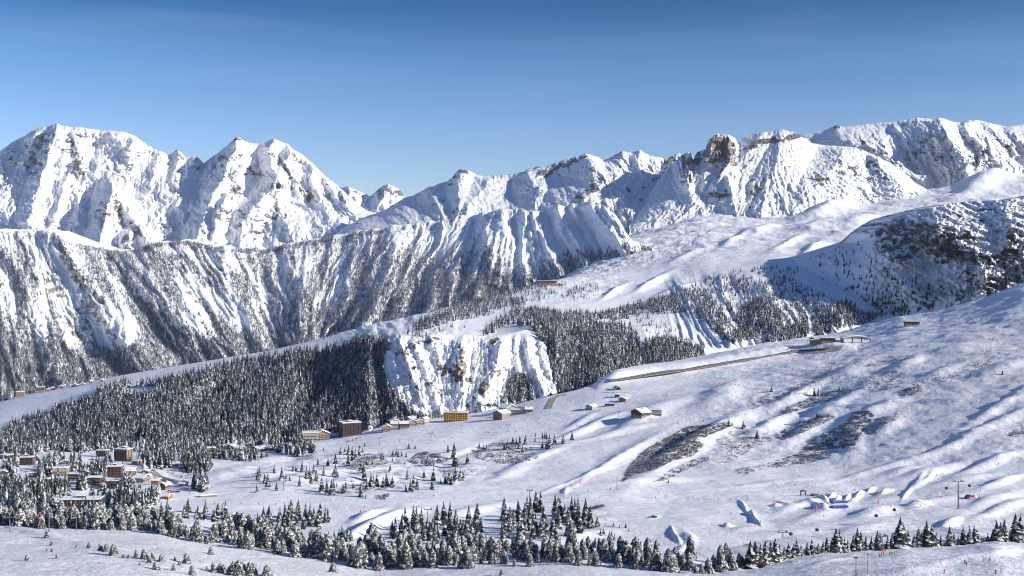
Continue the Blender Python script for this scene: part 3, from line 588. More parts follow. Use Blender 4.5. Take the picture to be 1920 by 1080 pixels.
Layer('crag', 'rocky_hillside', MAT['mid'], 1340, 2600, 1.4,
      [[(1340, 700, 3050), (1600, 680, 2800), (1900, 660, 2500), (2600, 600, 2000)], [(1340, 655, 3250), (1500, 610, 3150), (1640, 590, 2950), (1900, 570, 2700), (2600, 500, 2300)],
       [(1340, 648, 3400), (1500, 555, 3450), (1620, 500, 3300), (1690, 455, 3230), (1760, 435, 3150), (1800, 432, 3100), (1920, 428, 3000), (2600, 300, 2500)],
       [(x, y, np.interp(x, [1340, 1500, 1640, 1920, 2600], [3500, 3900, 3800, 3500, 3000])) for x, y in skyr]], [20, 60, 110], [12, 12, 12, 1.5],
      relief=relr, back=((250, 0), (1300, -260)), attrs=attr, front=(60, 80))
# ================================================================== NEAR SKI SLOPES AND VALLEY
n_a = [(-500, 1120, 720), (0, 1095, 720), (700, 1110, 740), (1300, 1110, 740), (1920, 1090, 740), (2500, 1060, 740)]
n_b = [(-500, 1015, 860), (0, 1008, 860), (400, 1012, 870), (800, 1012, 870), (1200, 1008, 890), (1600, 1000, 930), (1920, 985, 950), (2500, 930, 950)]
n_c = [(-500, 940, 1080), (0, 935, 1100), (400, 937, 1110), (800, 936, 1120), (1200, 930, 1140), (1600, 920, 1150), (1920, 890, 1150), (2500, 800, 1150)]
n_d = [(-500, 882, 1330), (0, 880, 1350), (400, 877, 1380), (800, 870, 1400), (1200, 860, 1400), (1500, 845, 1380), (1700, 812, 1350), (1920, 765, 1350), (2500, 620, 1350)]
n_e = [(-500, 852, 1550), (0, 850, 1560), (400, 846, 1600), (700, 825, 1650), (900, 803, 1700), (1100, 778, 1700), (1300, 752, 1700), (1500, 717, 1700), (1700, 675, 1700), (1920, 632, 1700), (2500, 470, 1700)]
n_f = [(-500, 838, 1720), (0, 835, 1750), (400, 830, 1800), (560, 829, 1820), (640, 814, 1860), (700, 800, 1900), (830, 784, 1900), (960, 760, 1900), (1030, 741, 1900), (1110, 722, 1930), (1160, 706, 1980), (1240, 689, 2080), (1280, 676, 2150), (1350, 662, 2240), (1427, 647, 2350), (1513, 633, 2450), (1585, 618, 2550), (1640, 605, 2480), (1687, 594, 2420), (1760, 586, 2350), (1850, 560, 2320), (1920, 531, 2300), (2100, 470, 2300), (2500, 330, 2300)]
# snow shapes on the slope: (px, py, half length px, half width px, height m, angle deg)
NB = [(1700,862,110,5,3.5,-16),(1850,805,90,8,4.5,-25),(1885,758,70,7,4.5,-30),(1450,905,90,3,1.8,-6),(1150,870,90,5,2,-32),(1080,905,70,3,1.5,-20),
 
 # banks and hollows of the runs (shadows fall to the left of them)
 (1300,838,115,15,7,-33),(1352,742,40,15,7,-20),(1195,793,44,7,5,-20),(1245,762,46,6,5.0,-12),(1215,780,30,7,3.5,-12),(1110,800,60,5,5.0,-20),(1160,812,70,4,4.0,-12),(1090,790,30,5,3,-25),
 (1290,835,90,8,4,-28),(1180,850,70,12,3,-30),(1240,905,80,4,3,-5),
 (1790,655,44,9,7,-8),(1705,680,30,8,5,-20),(1600,690,30,8,4,-20),(1500,735,50,8,6,-25),(1560,760,60,8,6,-25),(1640,770,60,7,6,-20),
 (1870,700,60,10,7,-15),(1770,700,50,8,5,-20),(1450,790,40,9,5,-30),(1520,800,50,9,6,-30),(1600,820,26,20,6,-60),(1660,800,40,12,5,-30),
 (1750,880,50,8,5,-14),(1690,880,30,6,3,-14),(1850,870,60,7,5,-18),(1800,900,50,6,4,-10),(1880,905,40,6,4,-20),(1720,905,16,5,2.4,-50),(1700,930,16,3.5,2.2,-60),(1735,900,18,4,2.2,-40),
 (1655,945,40,6,3,-8),(1640,968,36,7,6,-8),(1720,958,20,4,5,-5),(1760,945,50,6,3,-10),(1780,990,22,6,4,-20),(1860,945,50,9,4,-20),(1880,960,50,8,4,-20),
 (1560,960,60,8,3,-15),(1500,948,40,6,3,-15),(1610,1000,50,8,3,-10),
 # kickers, berms and table tops of the snow park
 (1364,983,8,3,3.0,0),(1398,990,30,3.5,2.6,0),(1410,962,6,3,3.2,20),(1394,950,12,2.6,2.2,52),(1418,972,12,2.5,3,45),(1455,951,9,3,3.0,0),(1470,947,12,3,3,10),
 (1262,995,9,3.0,2.4,70),(1270,1008,9,3.0,2.4,50),(1280,1028,14,4.5,3.0,-10),(1240,1024,36,2.6,1.8,2),(1292,1006,14,8,2.4,40),
 (1225,968,10,2,1.2,-10),(1660,925,12,3,4,-20),(1632,920,8,3,4,-35),(1612,928,12,3.4,4,-30),(1590,934,8,3,4,-40),(1572,938,9,3,4,-35),(1530,948,16,4,3,20),(1540,958,10,3,3,20),
 (1545,936,9,3,3,30),(1600,944,10,5,2.6,-20),(1560,930,7,2.5,3,-40),(1090,935,40,5,2.2,0),(1060,928,8,5,1.4,-70),(1150,935,60,3,1.4,3),(1380,1047,14,4,2.2,-5),
 # valley floor undulations among the scattered trees
 (870,880,30,5,3,-8),(650,880,60,6,3,-5),(560,905,50,6,4,-5),(700,900,60,5,3,-5),(520,885,40,5,3,-5),(800,895,50,4,3,-5),(960,885,40,7,3,-20),(1000,862,50,5,3,-20),(880,960,60,6,4,-10),(700,985,50,8,6,-25),(690,968,30,6,5,-15),(760,965,30,5,4,-15),
 (500,860,40,6,3,-8),(610,855,50,5,2.5,-5),(980,848,60,7,-4,-12),(900,840,40,5,-3,-20),(430,880,50,8,3,-10),(470,905,40,5,2.5,0),(200,900,60,10,5,-10),(60,905,80,10,5,0),(330,905,30,6,3,30),(30,930,60,8,5,10),(1100,1000,50,8,3,-10)]
def zreln(PX, PY, X, Y, V):
    z = fbm(X / 260, Y / 260, 201, 3) * 7.5
    z += fbm(X / 85 + Y / 300, Y / 75, 203, 3) * 3.2 * (0.4 + 0.6 * smooth01(PX, 1100, 1500))
    rough = smooth01(PX, 1280, 1400) * smooth01(PY, 880, 850) + blobs(PX, PY, [(1330,840,120,50,-10,1),(700,890,260,40,0,.7),(1800,740,200,60,0,1),(1100,985,60,40,0,.5)])
    z += fbm(X / 26 + Y / 90, Y / 30, 205, 3) * 1.9 * np.clip(rough, 0, 1)
    z += (fbm(X / 9, Y / 11, 206, 3) * .2 + ridged(X / 16 + Y / 30, Y / 20, 207, 3) * .4) * np.clip(rough + .12, 0, 1)
    z += fbm(X / 40 + Y / 60, Y / 16, 208, 3) * .9
    z += fbm(X / 34, Y / 30, 209, 3) * 3.0 * np.clip(blobs(PX, PY, [(680,885,250,36,0,1),(110,900,140,40,0,.6),(1100,990,50,40,0,.6)]), 0, 1)
    for px, py, L, wd, h, an in NB:
        a = radians(an); m = (np.abs(PX - px) < 3 * L + 10) 
        dx = PX - px; dy = PY - py
        u = (dx * cos(a) + dy * sin(a)) / L; v = (-dx * sin(a) + dy * cos(a)) / wd
        q = u * u + v * v
        z += h * np.exp(-np.clip(q, 0, 30) ** 1.25 * 0.9)
    # runway bench
    d, t, sd = polydist(PX, PY, [(1120, 722), (1160, 711), (1280, 694), (1400, 674), (1500, 657), (1600, 650)])
    z += np.where(PY > np.interp(PX, [1120, 1160, 1280, 1400, 1500, 1600], [722, 711, 694, 674, 657, 650]), 13 * np.exp(-(d / 7.0) ** 2), 13 * np.exp(-(d / 16.0) ** 2)) * smooth01(PX, 1100, 1160) * smooth01(PX, 1620, 1560)
    # long side slope under the piste crest (track crossing the hillside)
    d, t, sd = polydist(PX, PY, sk("1540,762 1600,760 1700,755 1800,748 1920,733 2000,722"))
    z += 2.6 * np.exp(-(d / 3.0) ** 2)
    return z
TRK = [(1900,680,160,120,0,1),(1760,780,160,90,-10,1),(1330,1000,120,50,0,.9),(1650,990,160,50,0,.8),(1160,980,90,60,0,.8),(1230,800,110,50,-20,.6),(1400,870,200,60,0,.6),(1500,940,120,60,0,.5),(1800,960,160,60,0,.8),(700,880,300,50,0,.3),(1000,850,100,50,0,.3),(1600,680,140,60,0,.7)]
def attn(PX, PY, X, D, Z, nz):
    return {'rock': np.zeros_like(X), 'tracks': blobs(PX, PY, TRK) * 0.9 + 0.12}
Layer('near', 'ski_slope', MAT['near'], -500, 2500, 1.7, [n_a, n_b, n_c, n_d, n_e, n_f], [40, 90, 90, 90, 110], [20, 20, 20, 20, 14, 5],
      zrel=zreln, back=((40, -8), (130, -50), (260, -120)), attrs=attn, front=(40, 60))

# ================================================================== FOREGROUND KNOLLS
edge = sk("-600,970 -200,975 0,985 60,988 120,990 187,993 250,998 300,1003 350,1012 400,1022 440,1029 480,1034 540,1043 600,1052 660,1065 700,1072 740,1070 800,1067 880,1066 960,1062 1040,1062 1100,1064 1200,1070 1290,1074 1350,1074 1400,1068 1440,1060 1480,1052 1520,1045 1560,1040 1640,1033 1700,1028 1780,1028 1830,1024 1870,1018 1920,1022 2000,1024 2300,1010 2700,990")
k_e = [(x, y, np.interp(x, [-600, 0, 400, 700, 1300, 1500, 1700, 2700], [720, 700, 660, 620, 600, 660, 690, 720])) for x, y in edge]
k_m = [(x, y + np.interp(x, [-600, 0, 400, 700, 1300, 1500, 1700, 2700], [38, 38, 32, 24, 22, 26, 26, 30]), np.interp(x, [-600, 0, 400, 700, 1300, 1500, 1920, 2700], [560, 550, 530, 520, 510, 520, 520, 540])) for x, y in edge]
k_b = [(x, y + 105, 400) for x, y in edge]
k_c = [(-600, 1500, 180), (2700, 1500, 180)]
k_d = [(-600, 4800, 20), (2700, 4800, 20)]
def zrelk(PX, PY, X, Y, V):
    z = fbm(X / 70, Y / 60, 221, 4) * 2.2 * smooth01(Y, 180, 420) + fbm(X / 14, Y / 14, 225, 3) * 0.55 + fbm(X / 4.5, Y / 4.5, 227, 2) * 0.16
    for px, py, L, wd, h, an in [(1860,1042,60,4,3.0,-8),(1800,1055,60,4,2.0,-6),(1560,1052,50,3,1.2,-14),(1840,1030,50,4,2.5,-5),(1700,1075,80,5,1.5,0),(200,1030,60,6,1.5,10),(60,1000,60,5,2.0,10),(380,1045,80,5,1.5,12)]:
        a = radians(an); dx = PX - px; dy = PY - py
        u = (dx * cos(a) + dy * sin(a)) / L; v = (-dx * sin(a) + dy * cos(a)) / wd
        z += h * np.exp(-(u * u + v * v))
    return z
def attk(PX, PY, X, D, Z, nz):
    return {'rock': np.zeros_like(X), 'tracks': 0.35 + 0.65 * smooth01(PX, 1500, 1300)}
Layer('knoll', 'foreground_slope', MAT['knoll'], -600, 2700, 2.2, [k_d, k_c, k_b, k_m, k_e], [8, 30, 70, 60], [20, 20, 10, 10, 4],
      zrel=zrelk, back=((40, -3), (90, -12), (160, -38), (260, -90)), attrs=attk, front=(300, 10))

# the deep valley floors and whatever lies behind the ranges
g = np.linspace(-60000, 60000, 41); gx, gy = np.meshgrid(g, g, indexing='ij')
gridmesh('ground', gx, gy, np.full_like(gx, -900.0) + fbm(gx / 9000, gy / 9000, 241, 3) * 60, MAT['far'], {'rock': np.zeros_like(gx), 'ochre': np.zeros_like(gx)})
# ================================================================== TREES
def needle_mat(name, dark, snow, lo, hi, sc=1.6, spread=0.12):
    m = bpy.data.materials.new(name); t, n, l = nodes(m); b = n['Principled BSDF']
    b.inputs['Roughness'].default_value = 0.85; b.inputs['Specular IOR Level'].default_value = 0.15
    tc = N(t, 'ShaderNodeTexCoord'); ge = N(t, 'ShaderNodeNewGeometry')
    sx = N(t, 'ShaderNodeSeparateXYZ'); l.new(ge.outputs['Normal'], sx.inputs[0])
    ab = math_(t, 'ABSOLUTE', sx.outputs[2])
    at = N(t, 'ShaderNodeAttribute', attribute_name='snow')
    ns = noisetex(t, tc.outputs['Object'], sc, 3, 0.7)
    v = math_(t, 'ADD', math_(t, 'ADD', math_(t, 'MULTIPLY', ns, 1.1), math_(t, 'MULTIPLY', ab, 0.25)), math_(t, 'MULTIPLY', at.outputs['Fac'], 0.55))
    f = ramp(t, v, lo, hi)
    oi = N(t, 'ShaderNodeObjectInfo')
    d2 = mixc(t, oi.outputs['Random'], dark, tuple(min(1, c * (1 + spread * 4)) for c in dark))
    l.new(mixc(t, f, d2, snow), b.inputs['Base Color'])
    return m
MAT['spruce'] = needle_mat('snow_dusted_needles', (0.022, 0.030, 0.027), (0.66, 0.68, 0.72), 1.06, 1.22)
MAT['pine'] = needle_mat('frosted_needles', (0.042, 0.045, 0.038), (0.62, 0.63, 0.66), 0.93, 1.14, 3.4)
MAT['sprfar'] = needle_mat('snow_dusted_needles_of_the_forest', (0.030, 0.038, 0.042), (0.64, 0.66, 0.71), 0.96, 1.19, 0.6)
MAT['wallfar'] = needle_mat('frosted_haze_tinted_needles_of_the_far_slope', (0.06, 0.068, 0.078), (0.66, 0.67, 0.71), 0.94, 1.2, 0.3)  # needle colour paled and blued to imitate haze, besides the heavier frost
def plain(name, c, rough=0.8, sc=3.0, var=0.25, metal=0):
    m = bpy.data.materials.new(name); t, n, l = nodes(m); b = n['Principled BSDF']
    b.inputs['Roughness'].default_value = rough; b.inputs['Metallic'].default_value = metal
    tc = N(t, 'ShaderNodeTexCoord'); f = noisetex(t, tc.outputs['Object'], sc, 4, 0.6)
    l.new(mixc(t, ramp(t, f, 0.3, 0.7), tuple(x * (1 - var) for x in c), tuple(min(1, x * (1 + var)) for x in c)), b.inputs['Base Color'])
    return m
MAT['bark'] = plain('bark', (0.11, 0.085, 0.065), 0.9)
MAT['snow'] = plain('roof_snow', (0.86, 0.87, 0.90), 0.7, 0.6, 0.02)

def spruce_geo(rng, h, r, tiers, petals, droop=0.35, top=0.97, bottom=0.06, jit=0.25, shape=1.0):
    """a crown of drooping boughs; returns verts (n,3), tris (m,3), snow per vertex"""
    v = []; f = []; sn = []
    for i in range(tiers):
        q = i / (tiers - 1.0) if tiers > 1 else 0
        z0 = h * (bottom + (top - bottom) * q)
        rr = r * ((1 - q) ** shape * 0.94 + 0.06)
        k = max(3, int(round(petals * (0.45 + 0.55 * (1 - q)))))
        a0 = rng.uniform(0, 6.28)
        for j in range(k):
            a = a0 + 6.283 * (j + rng.uniform(-.3, .3)) / k
            R = rr * rng.uniform(1 - jit, 1 + jit); zz = z0 + rng.uniform(-.5, .5) * h * 0.5 / tiers
            dz = R * droop * rng.uniform(.6, 1.5); wd = R * rng.uniform(.35, .55) + h * 0.01
            up = h * 0.9 / tiers + R * 0.18
            b = len(v); ca, sa = cos(a), sin(a)
            s_ = rng.random()
            v += [(0, 0, zz + up), (ca * R * .55 - sa * wd, sa * R * .55 + ca * wd, zz - dz * .55), (ca * R, sa * R, zz - dz), (ca * R * .55 + sa * wd, sa * R * .55 - ca * wd, zz - dz * .55), (ca * R * .5, sa * R * .5, zz - dz * .1 + up * .35)]
            sn += [s_] * 5
            f += [(b, b + 1, b + 4), (b + 1, b + 2, b + 4), (b + 2, b + 3, b + 4), (b + 3, b, b + 4)]
    b = len(v); v += [(r * .05, 0, h * .9), (-r * .03, r * .05, h * .9), (-r * .03, -r * .05, h * .9), (0, 0, h)]; sn += [0] * 4
    f += [(b, b + 1, b + 3), (b + 1, b + 2, b + 3), (b + 2, b, b + 3)]
    return np.array(v, float), np.array(f, int), np.array(sn, float)
def pine_geo(rng, h, r, n, low=0.08):
    """rounded, bushy crown of many tufts (stone pine)"""
    v = []; f = []; sn = []
    for i in range(n):
        q = (i + rng.random()) / n; z = h * (low + (1 - low) * q ** 0.9)
        env = r * (min(1.0, (1 - q) * 1.45 + 0.06) * (0.78 + 0.22 * sin(q * 9 + 1))) ** 0.8
        a = i * 2.39996 + rng.uniform(-.3, .3); R = env * rng.uniform(.55, 1.06)
        c = np.array([cos(a) * R, sin(a) * R, z]); s = (0.10 * r + 0.055 * env) * rng.uniform(.6, 1.6)
        out = np.array([cos(a), sin(a), 0.75]); out /= np.linalg.norm(out)
        t1 = np.cross(out, (0, 0, 1)); t1 /= np.linalg.norm(t1); t2 = np.cross(out, t1)
        b = len(v); k = 5; ph = rng.uniform(0, 6.28)
        v.append(tuple(c + out * s * 0.8)); s_ = rng.random(); sn.append(s_)
        for j in range(k):
            w = s * rng.uniform(.75, 1.25); an = ph + 6.283 * j / k
            v.append(tuple(c + (t1 * cos(an) + t2 * sin(an)) * w - out * s * .25)); sn.append(s_)
        for j in range(k): f.append((b, b + 1 + j, b + 1 + (j + 1) % k))
    # dark inner body that the tufts sit on
    b = len(v); K = 7
    for (q, m) in ((low * .9, .55), (.35, .80), (.65, .62), (.97, .08)):
        env = r * (min(1.0, (1 - q) * 1.45 + 0.06)) ** 0.8 * m
        for j in range(K): v.append((cos(6.283 * j / K) * env, sin(6.283 * j / K) * env, h * q)); sn.append(-.4)
    for lv in range(3):
        for j in range(K):
            a, c2 = b + lv * K + j, b + lv * K + (j + 1) % K
            f.append((a, c2, c2 + K)); f.append((a, c2 + K, a + K))
    return np.array(v, float), np.array(f, int), np.array(sn, float)
def trimesh(name, v, f, mats, sn=None, smooth=False, mi=None):
    me = bpy.data.meshes.new(name)
    me.vertices.add(len(v)); me.vertices.foreach_set('co', np.asarray(v, np.float32).ravel())
    f = np.asarray(f, np.int32); me.loops.add(f.size); me.loops.foreach_set('vertex_index', f.ravel())
    me.polygons.add(len(f)); me.polygons.foreach_set('loop_start', np.arange(0, f.size, f.shape[1], dtype=np.int32))
    if mi is not None: me.polygons.foreach_set('material_index', np.asarray(mi, np.int32))
    for m in mats: me.materials.append(m)
    me.update()
    if sn is not None:
        at = me.attributes.new('snow', 'FLOAT', 'POINT'); at.data.foreach_set('value', np.asarray(sn, np.float32))
    return me
def trunk_mesh(h, r):
    K = 6; v = []; f = []
    for z, q in ((-1.2, 1.15), (h * .12, .95), (h * .5, .6), (h * .93, .12)):
        for j in range(K): v.append((cos(6.283 * j / K) * r * q, sin(6.283 * j / K) * r * q, z))
    for lv in range(3):
        for j in range(K):
            a, c2 = lv * K + j, lv * K + (j + 1) % K
            f.append((a, c2, c2 + K, a + K))
    return trimesh('trunk', v, f, [MAT['bark']])
rg = random.Random(11)
SPR = []
for i in range(7):
    v, f, sn = spruce_geo(rg, 1.0, rg.uniform(.22, .29), 15, 9, shape=rg.uniform(.75, 1.0)); SPR.append(trimesh('spruce_crown', v, f, [MAT['spruce']], sn))
PIN = []
for i in range(7):
    v, f, sn = pine_geo(rg, 1.0, rg.uniform(.25, .36), 640, .05); PIN.append(trimesh('pine_crown', v, f, [MAT['pine']], sn))
TRU = trunk_mesh(1.0, 0.022)
for _m in SPR + PIN: _m.transform(__import__('mathutils').Matrix.Scale(10, 4))
TRU.transform(__import__('mathutils').Matrix.Scale(10, 4))

def link(o, parent=None):
    C.objects.link(o)
    if parent: o.parent = parent
    return o
def tag(o, label=None, cat=None, group=None, kind=None):
    if label: o['label'] = label
    if cat: o['category'] = cat
    if group: o['group'] = group
    if kind: o['kind'] = kind
    return o
def empty(name, loc, rz=0.0, sc=1.0):
    o = bpy.data.objects.new(name, None); o.location = loc; o.rotation_euler = (0, 0, rz); o.scale = (sc,) * 3 if isinstance(sc, (int, float)) else sc
    return link(o)
ONES = ' first second third fourth fifth sixth seventh eighth ninth'.split(' ')
TEENS = 'tenth eleventh twelfth thirteenth fourteenth fifteenth sixteenth seventeenth eighteenth nineteenth'.split()
TENS = ['', '', 'twenty', 'thirty', 'forty', 'fifty', 'sixty', 'seventy', 'eighty', 'ninety']
def ordinal(n):
    if n >= 100: return 'hundred and ' + ordinal(n - 100) if n > 100 else 'hundredth'
    if n < 10: return ONES[n]
    if n < 20: return TEENS[n - 10]
    a, b = divmod(n, 10)
    return TENS[a][:-1] + 'ieth' if b == 0 else TENS[a] + '-' + ONES[b]
TREES = []
_tn = [0]
def tree(kind, loc, h, wide=1.0):
    i = _tn[0]; _tn[0] += 1
    lib = SPR if kind == 'spruce' else PIN
    r = random.Random(i * 7 + 1)
    s = h / 10.0; w = s * wide * r.uniform(.88, 1.12)
    e = empty(kind + '_tree', (loc[0], loc[1], loc[2] - 0.25), r.uniform(0, 6.28), (w, w, s))
    c = bpy.data.objects.new('crown', lib[r.randrange(len(lib))]); link(c, e)
    t = bpy.data.objects.new('trunk', TRU); link(t, e)
    e.rotation_euler = (r.uniform(-.03, .03), r.uniform(-.03, .03), e.rotation_euler[2])
    return e
def label_group(items, fmt, group, cat='tree'):
    """items = [(px, object, height px)]: names each one by size and its place in its own row or grove"""
    items = sorted(items, key=lambda q: q[0])
    hs = sorted(q[2] for q in items); lo, hi = hs[len(hs) // 4], hs[(3 * len(hs)) // 4]
    for i, (px, o, hh) in enumerate(items):
        size = 'small' if hh <= lo else ('tall' if hh >= hi and hi > lo else '')
        tag(o, fmt.format(size=size, n=ordinal(i + 1)).replace('  ', ' ').strip(), cat, group)

CLEAR = [(a - w * .62, a + w * .62, b - h * .8, b + 12) for a, b, w, h in [(49,872,23,14),(191,856,20,11),(230,865,28,22),(113,892,24,14),(5,891,16,9),(138,902,20,13),(214,896,25,21),(244,893,20,15),(176,910,25,14),(212,915,22,13),(265,905,22,14),(292,909,14,11),(309,918,16,12),(314,936,16,9),(343,912,14,8),(150,957,64,15),(106,951,22,9),(205,935,12,9),(175,926,60,8),(250,925,40,8),(240,875,50,8),(60,893,16,9),(85,905,14,8),(30,866,16,8),(160,880,14,8),(255,870,14,8),(270,886,14,8),(225,925,18,8),(120,868,16,8),(330,872,16,8),(30,903,16,8),(285,925,16,8),(10,858,20,8),(395,845,16,8),(540,838,14,8),(508,842,14,8),(432,843,18,9),(449,845,16,8),(486,846,24,8),(466,838,12,7),(580,829,28,17),(601,826,26,19)]]
class Forest:
    """one object holding a whole forest"""
    def __init__(s): s.V = []; s.F = []; s.S = []; s.n = 0
    def add(s, geo, loc, h, w, rot, snow):
        v, f, sn = geo; c, si = cos(rot), sin(rot)
        x = (v[:, 0] * c - v[:, 1] * si) * w + loc[0]; y = (v[:, 0] * si + v[:, 1] * c) * w + loc[1]; z = v[:, 2] * h + loc[2]
        s.V.append(np.stack([x, y, z], 1)); s.F.append(f + s.n); s.S.append(sn + snow); s.n += len(v)
    def build(s, name, mat, label, cat='forest'):
        if not s.V: return
        me = trimesh(name, np.concatenate(s.V), np.concatenate(s.F), [mat], np.concatenate(s.S))
        o = link(bpy.data.objects.new(name, me)); tag(o, label, cat, None, 'stuff'); return o
rg = random.Random(5)
LOW = [spruce_geo(rg, 1.0, .24, 4, 4, jit=.35) for _ in range(6)]       # far wall
MID = [spruce_geo(rg, 1.0, .25, 7, 6, jit=.3) for _ in range(6)]        # wooded hill
BUSH = [pine_geo(rg, 1.0, .42, 26, .02) for _ in range(4)]
npr = np.random.RandomState(3)

# ---- the far wall: sampled by the density of the spurs
nW = 150000
px = npr.uniform(-30, 1230, nW); py = npr.uniform(440, 770, nW)
dn = wall_forest(px, py)
keep = (dn + npr.uniform(-.28, .28, nW) > 0.42) & (py > skyy(px) + 2)
# the strip of darker wood along the top of the wall in the middle
fw = Forest(); lw = LAY['wall']
for x, y in zip(px[keep], py[keep]):
    p = lw.at3(x, y)
    if p is None: continue
    h = rg.uniform(8, 16); fw.add(LOW[rg.randrange(6)], (p[0], p[1], p[2] - 1), h, h * rg.uniform(.8, 1.25), rg.uniform(0, 6), rg.uniform(-.35, .35))
# scattered trees on the skyline of the wall
for _ in range(4200):
    x = rg.uniform(0, 1000) if _ < 1500 else rg.uniform(130, 720); p = lw.at3(x, skyy(x) + (rg.uniform(1.5, 16) if _ < 1500 else rg.uniform(.3, 9)))
    if p is None or noise(np.array([x / 26]), np.array([3.3]), 9)[0] < -.25: continue
    h = rg.uniform(7, 13); fw.add(LOW[rg.randrange(6)], (p[0], p[1], p[2] - 1), h, h, rg.uniform(0, 6), rg.uniform(-.2, .3))
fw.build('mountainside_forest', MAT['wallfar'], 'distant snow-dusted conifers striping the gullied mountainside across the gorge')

# ---- woods on the plateau, hill and spurs: (polygon, density per px2, min h, max h, layer)
def scatter(F, key, poly, dens, h0, h1, geo, dmask=None, snow=(-.3, .3), thr=None, wid=(.8, 1.2)):
    P = [(float(a), float(b)) for a, b in poly]; xs = [p[0] for p in P]; ys = [p[1] for p in P]
    n = int((max(xs) - min(xs)) * (max(ys) - min(ys)) * dens)
    X = npr.uniform(min(xs), max(xs), n); Y = npr.uniform(min(ys), max(ys), n)
    k = inpoly(X, Y, P)
    if thr is not None: k &= (fbm(X / thr[1], Y / thr[2], thr[3], 3) + npr.uniform(-.15, .15, n) > thr[0])
    if dmask is not None: k &= dmask(X, Y)
    L = LAY[key]
    for x, y in zip(X[k], Y[k]):
        if key == 'near' and any(a0 < x < a1 and b0 < y < b1 for a0, a1, b0, b1 in CLEAR): continue
        p = L.at3(x, y)
        if p is None: continue
        h = rg.uniform(h0, h1); F.add(geo[rg.randrange(len(geo))], (p[0], p[1], p[2] - .6), h, h * rg.uniform(*wid), rg.uniform(0, 6), rg.uniform(*snow))
hill = sk("0,838 0,812 30,792 60,786 84,782 100,772 130,762 160,750 185,744 180,735 200,728 235,718 250,725 300,716 340,706 375,696 400,692 430,684 500,671 560,661 620,655 670,640 700,634 722,640 735,652 722,668 716,690 722,712 735,738 750,760 775,778 795,790 700,804 640,812 560,829 300,836")
gaps = [sk("225,738 240,728 290,724 300,732 280,740 240,742"), sk("385,728 400,716 425,722 400,730"), sk("300,736 390,726 392,731 300,741"), sk("86,782 98,780 118,800 158,822 150,826 110,806"), sk("5,800 12,790 18,792 0,830 -5,830")]
fh = Forest()
scatter(fh, 'plat', hill, .10, 10, 20, MID, thr=(-.42, 15, 9, 50), dmask=lambda X, Y: ~np.any([inpoly(X, Y, g) for g in gaps], axis=0))
scatter(fh, 'plat', sk("640,812 700,790 760,770 800,786 830,780 830,790 760,800 700,806"), .08, 9, 14, MID)
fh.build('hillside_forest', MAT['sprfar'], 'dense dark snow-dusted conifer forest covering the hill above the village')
fp = Forest()
W2 = [  # behind the piste: the dark wedge and its upward continuation
 (sk("600,640 640,610 680,590 730,572 770,552 820,540 870,535 940,540 1010,530 1050,522 1045,532 990,545 930,560 880,578 840,576 790,582 740,590 690,602 650,618 615,634"), .16, 9, 15, LOW, None),
 (sk("775,612 790,600 840,580 870,572 930,562 980,560 975,572 930,580 890,598 850,602 800,618 778,622"), .15, 10, 15, LOW, None),
 (sk("890,560 960,545 1010,535 1060,530 1110,545 1095,560 1040,555 990,570 975,580 890,598"), .10, 9, 14, LOW, (-.05, 20, 8, 3)),
 (sk("1050,560 1060,545 1100,532 1130,540 1120,556 1080,566"), .10, 8, 13, LOW, (.05, 9, 5, 4)),
 (sk("960,585 1010,580 1060,588 1120,588 1160,585 1150,596 1100,602 1040,606 980,600 950,606 930,622 905,632 912,618 930,604"), .15, 11, 17, MID, None),
 (sk("1130,588 1190,572 1240,556 1270,550 1272,566 1250,582 1200,596 1150,602"), .12, 11, 17, MID, (-.15, 20, 10, 5)),
 (sk("940,608 1000,600 1060,604 1120,606 1180,612 1200,640 1204,680 1180,700 1100,732 1050,742 1040,720 1032,680 1024,650 1000,620 970,612"), .11, 13, 19, MID, (-.32, 16, 10, 6)),
 (sk("1210,640 1250,634 1290,648 1318,655 1318,665 1250,690 1205,700 1210,670"), .11, 13, 18, MID, None),
 (sk("945,745 960,715 975,700 992,712 1000,745 1000,752 940,756"), .11, 12, 17, MID, None),
 (sk("740,800 830,785 900,770 1000,750 1040,740 1042,748 960,762 850,782 760,796"), .05, 9, 14, MID, None),
 (sk("720,640 760,622 820,612 880,614 870,626 820,628 760,636 735,650"), .03, 7, 12, MID, (0, 16, 8, 7)),
 (sk("1190,575 1240,560 1280,545 1330,545 1345,575 1370,610 1392,635 1388,645 1360,640 1330,610 1290,585 1230,590"), .09, 11, 16, MID, (-.22, 18, 16, 8)),
 (sk("1270,545 1330,520 1400,505 1470,500 1500,505 1480,530 1430,545 1370,545 1330,560 1300,560"), .055, 10, 16, MID, (-.05, 16, 10, 9)),
 (sk("1375,640 1390,590 1420,560 1445,555 1465,590 1470,615 1440,625 1400,640"), .11, 11, 17, MID, (-.25, 16, 16, 10)),
 (sk("1430,645 1450,625 1500,608 1515,600 1518,630 1480,640 1435,648"), .13, 13, 18, MID, None),
 (sk("1525,632 1530,600 1560,572 1590,566 1620,590 1660,590 1630,606 1580,614 1545,628"), .11, 13, 18, MID, (-.25, 14, 10, 11)),
 (sk("1300,560 1400,520 1480,520 1560,560 1560,600 1450,620 1350,600"), .06, 9, 15, MID, (-.12, 14, 10, 12)),
 (sk("1200,560 1240,600 1290,640 1270,650 1220,630 1190,600"), .035, 8, 12, MID, (-.1, 12, 8, 13)),
 (sk("1280,655 1320,650 1322,672 1300,672"), .06, 10, 14, MID, None)]
for P, dens, a, b, geo, thr in W2: scatter(fp, 'plat', P, dens, a, b, geo, thr=thr)
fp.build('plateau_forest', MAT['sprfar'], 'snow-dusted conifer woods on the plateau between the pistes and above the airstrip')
fb = Forest()                                           # dwarf pines among the stones under the middle ridge
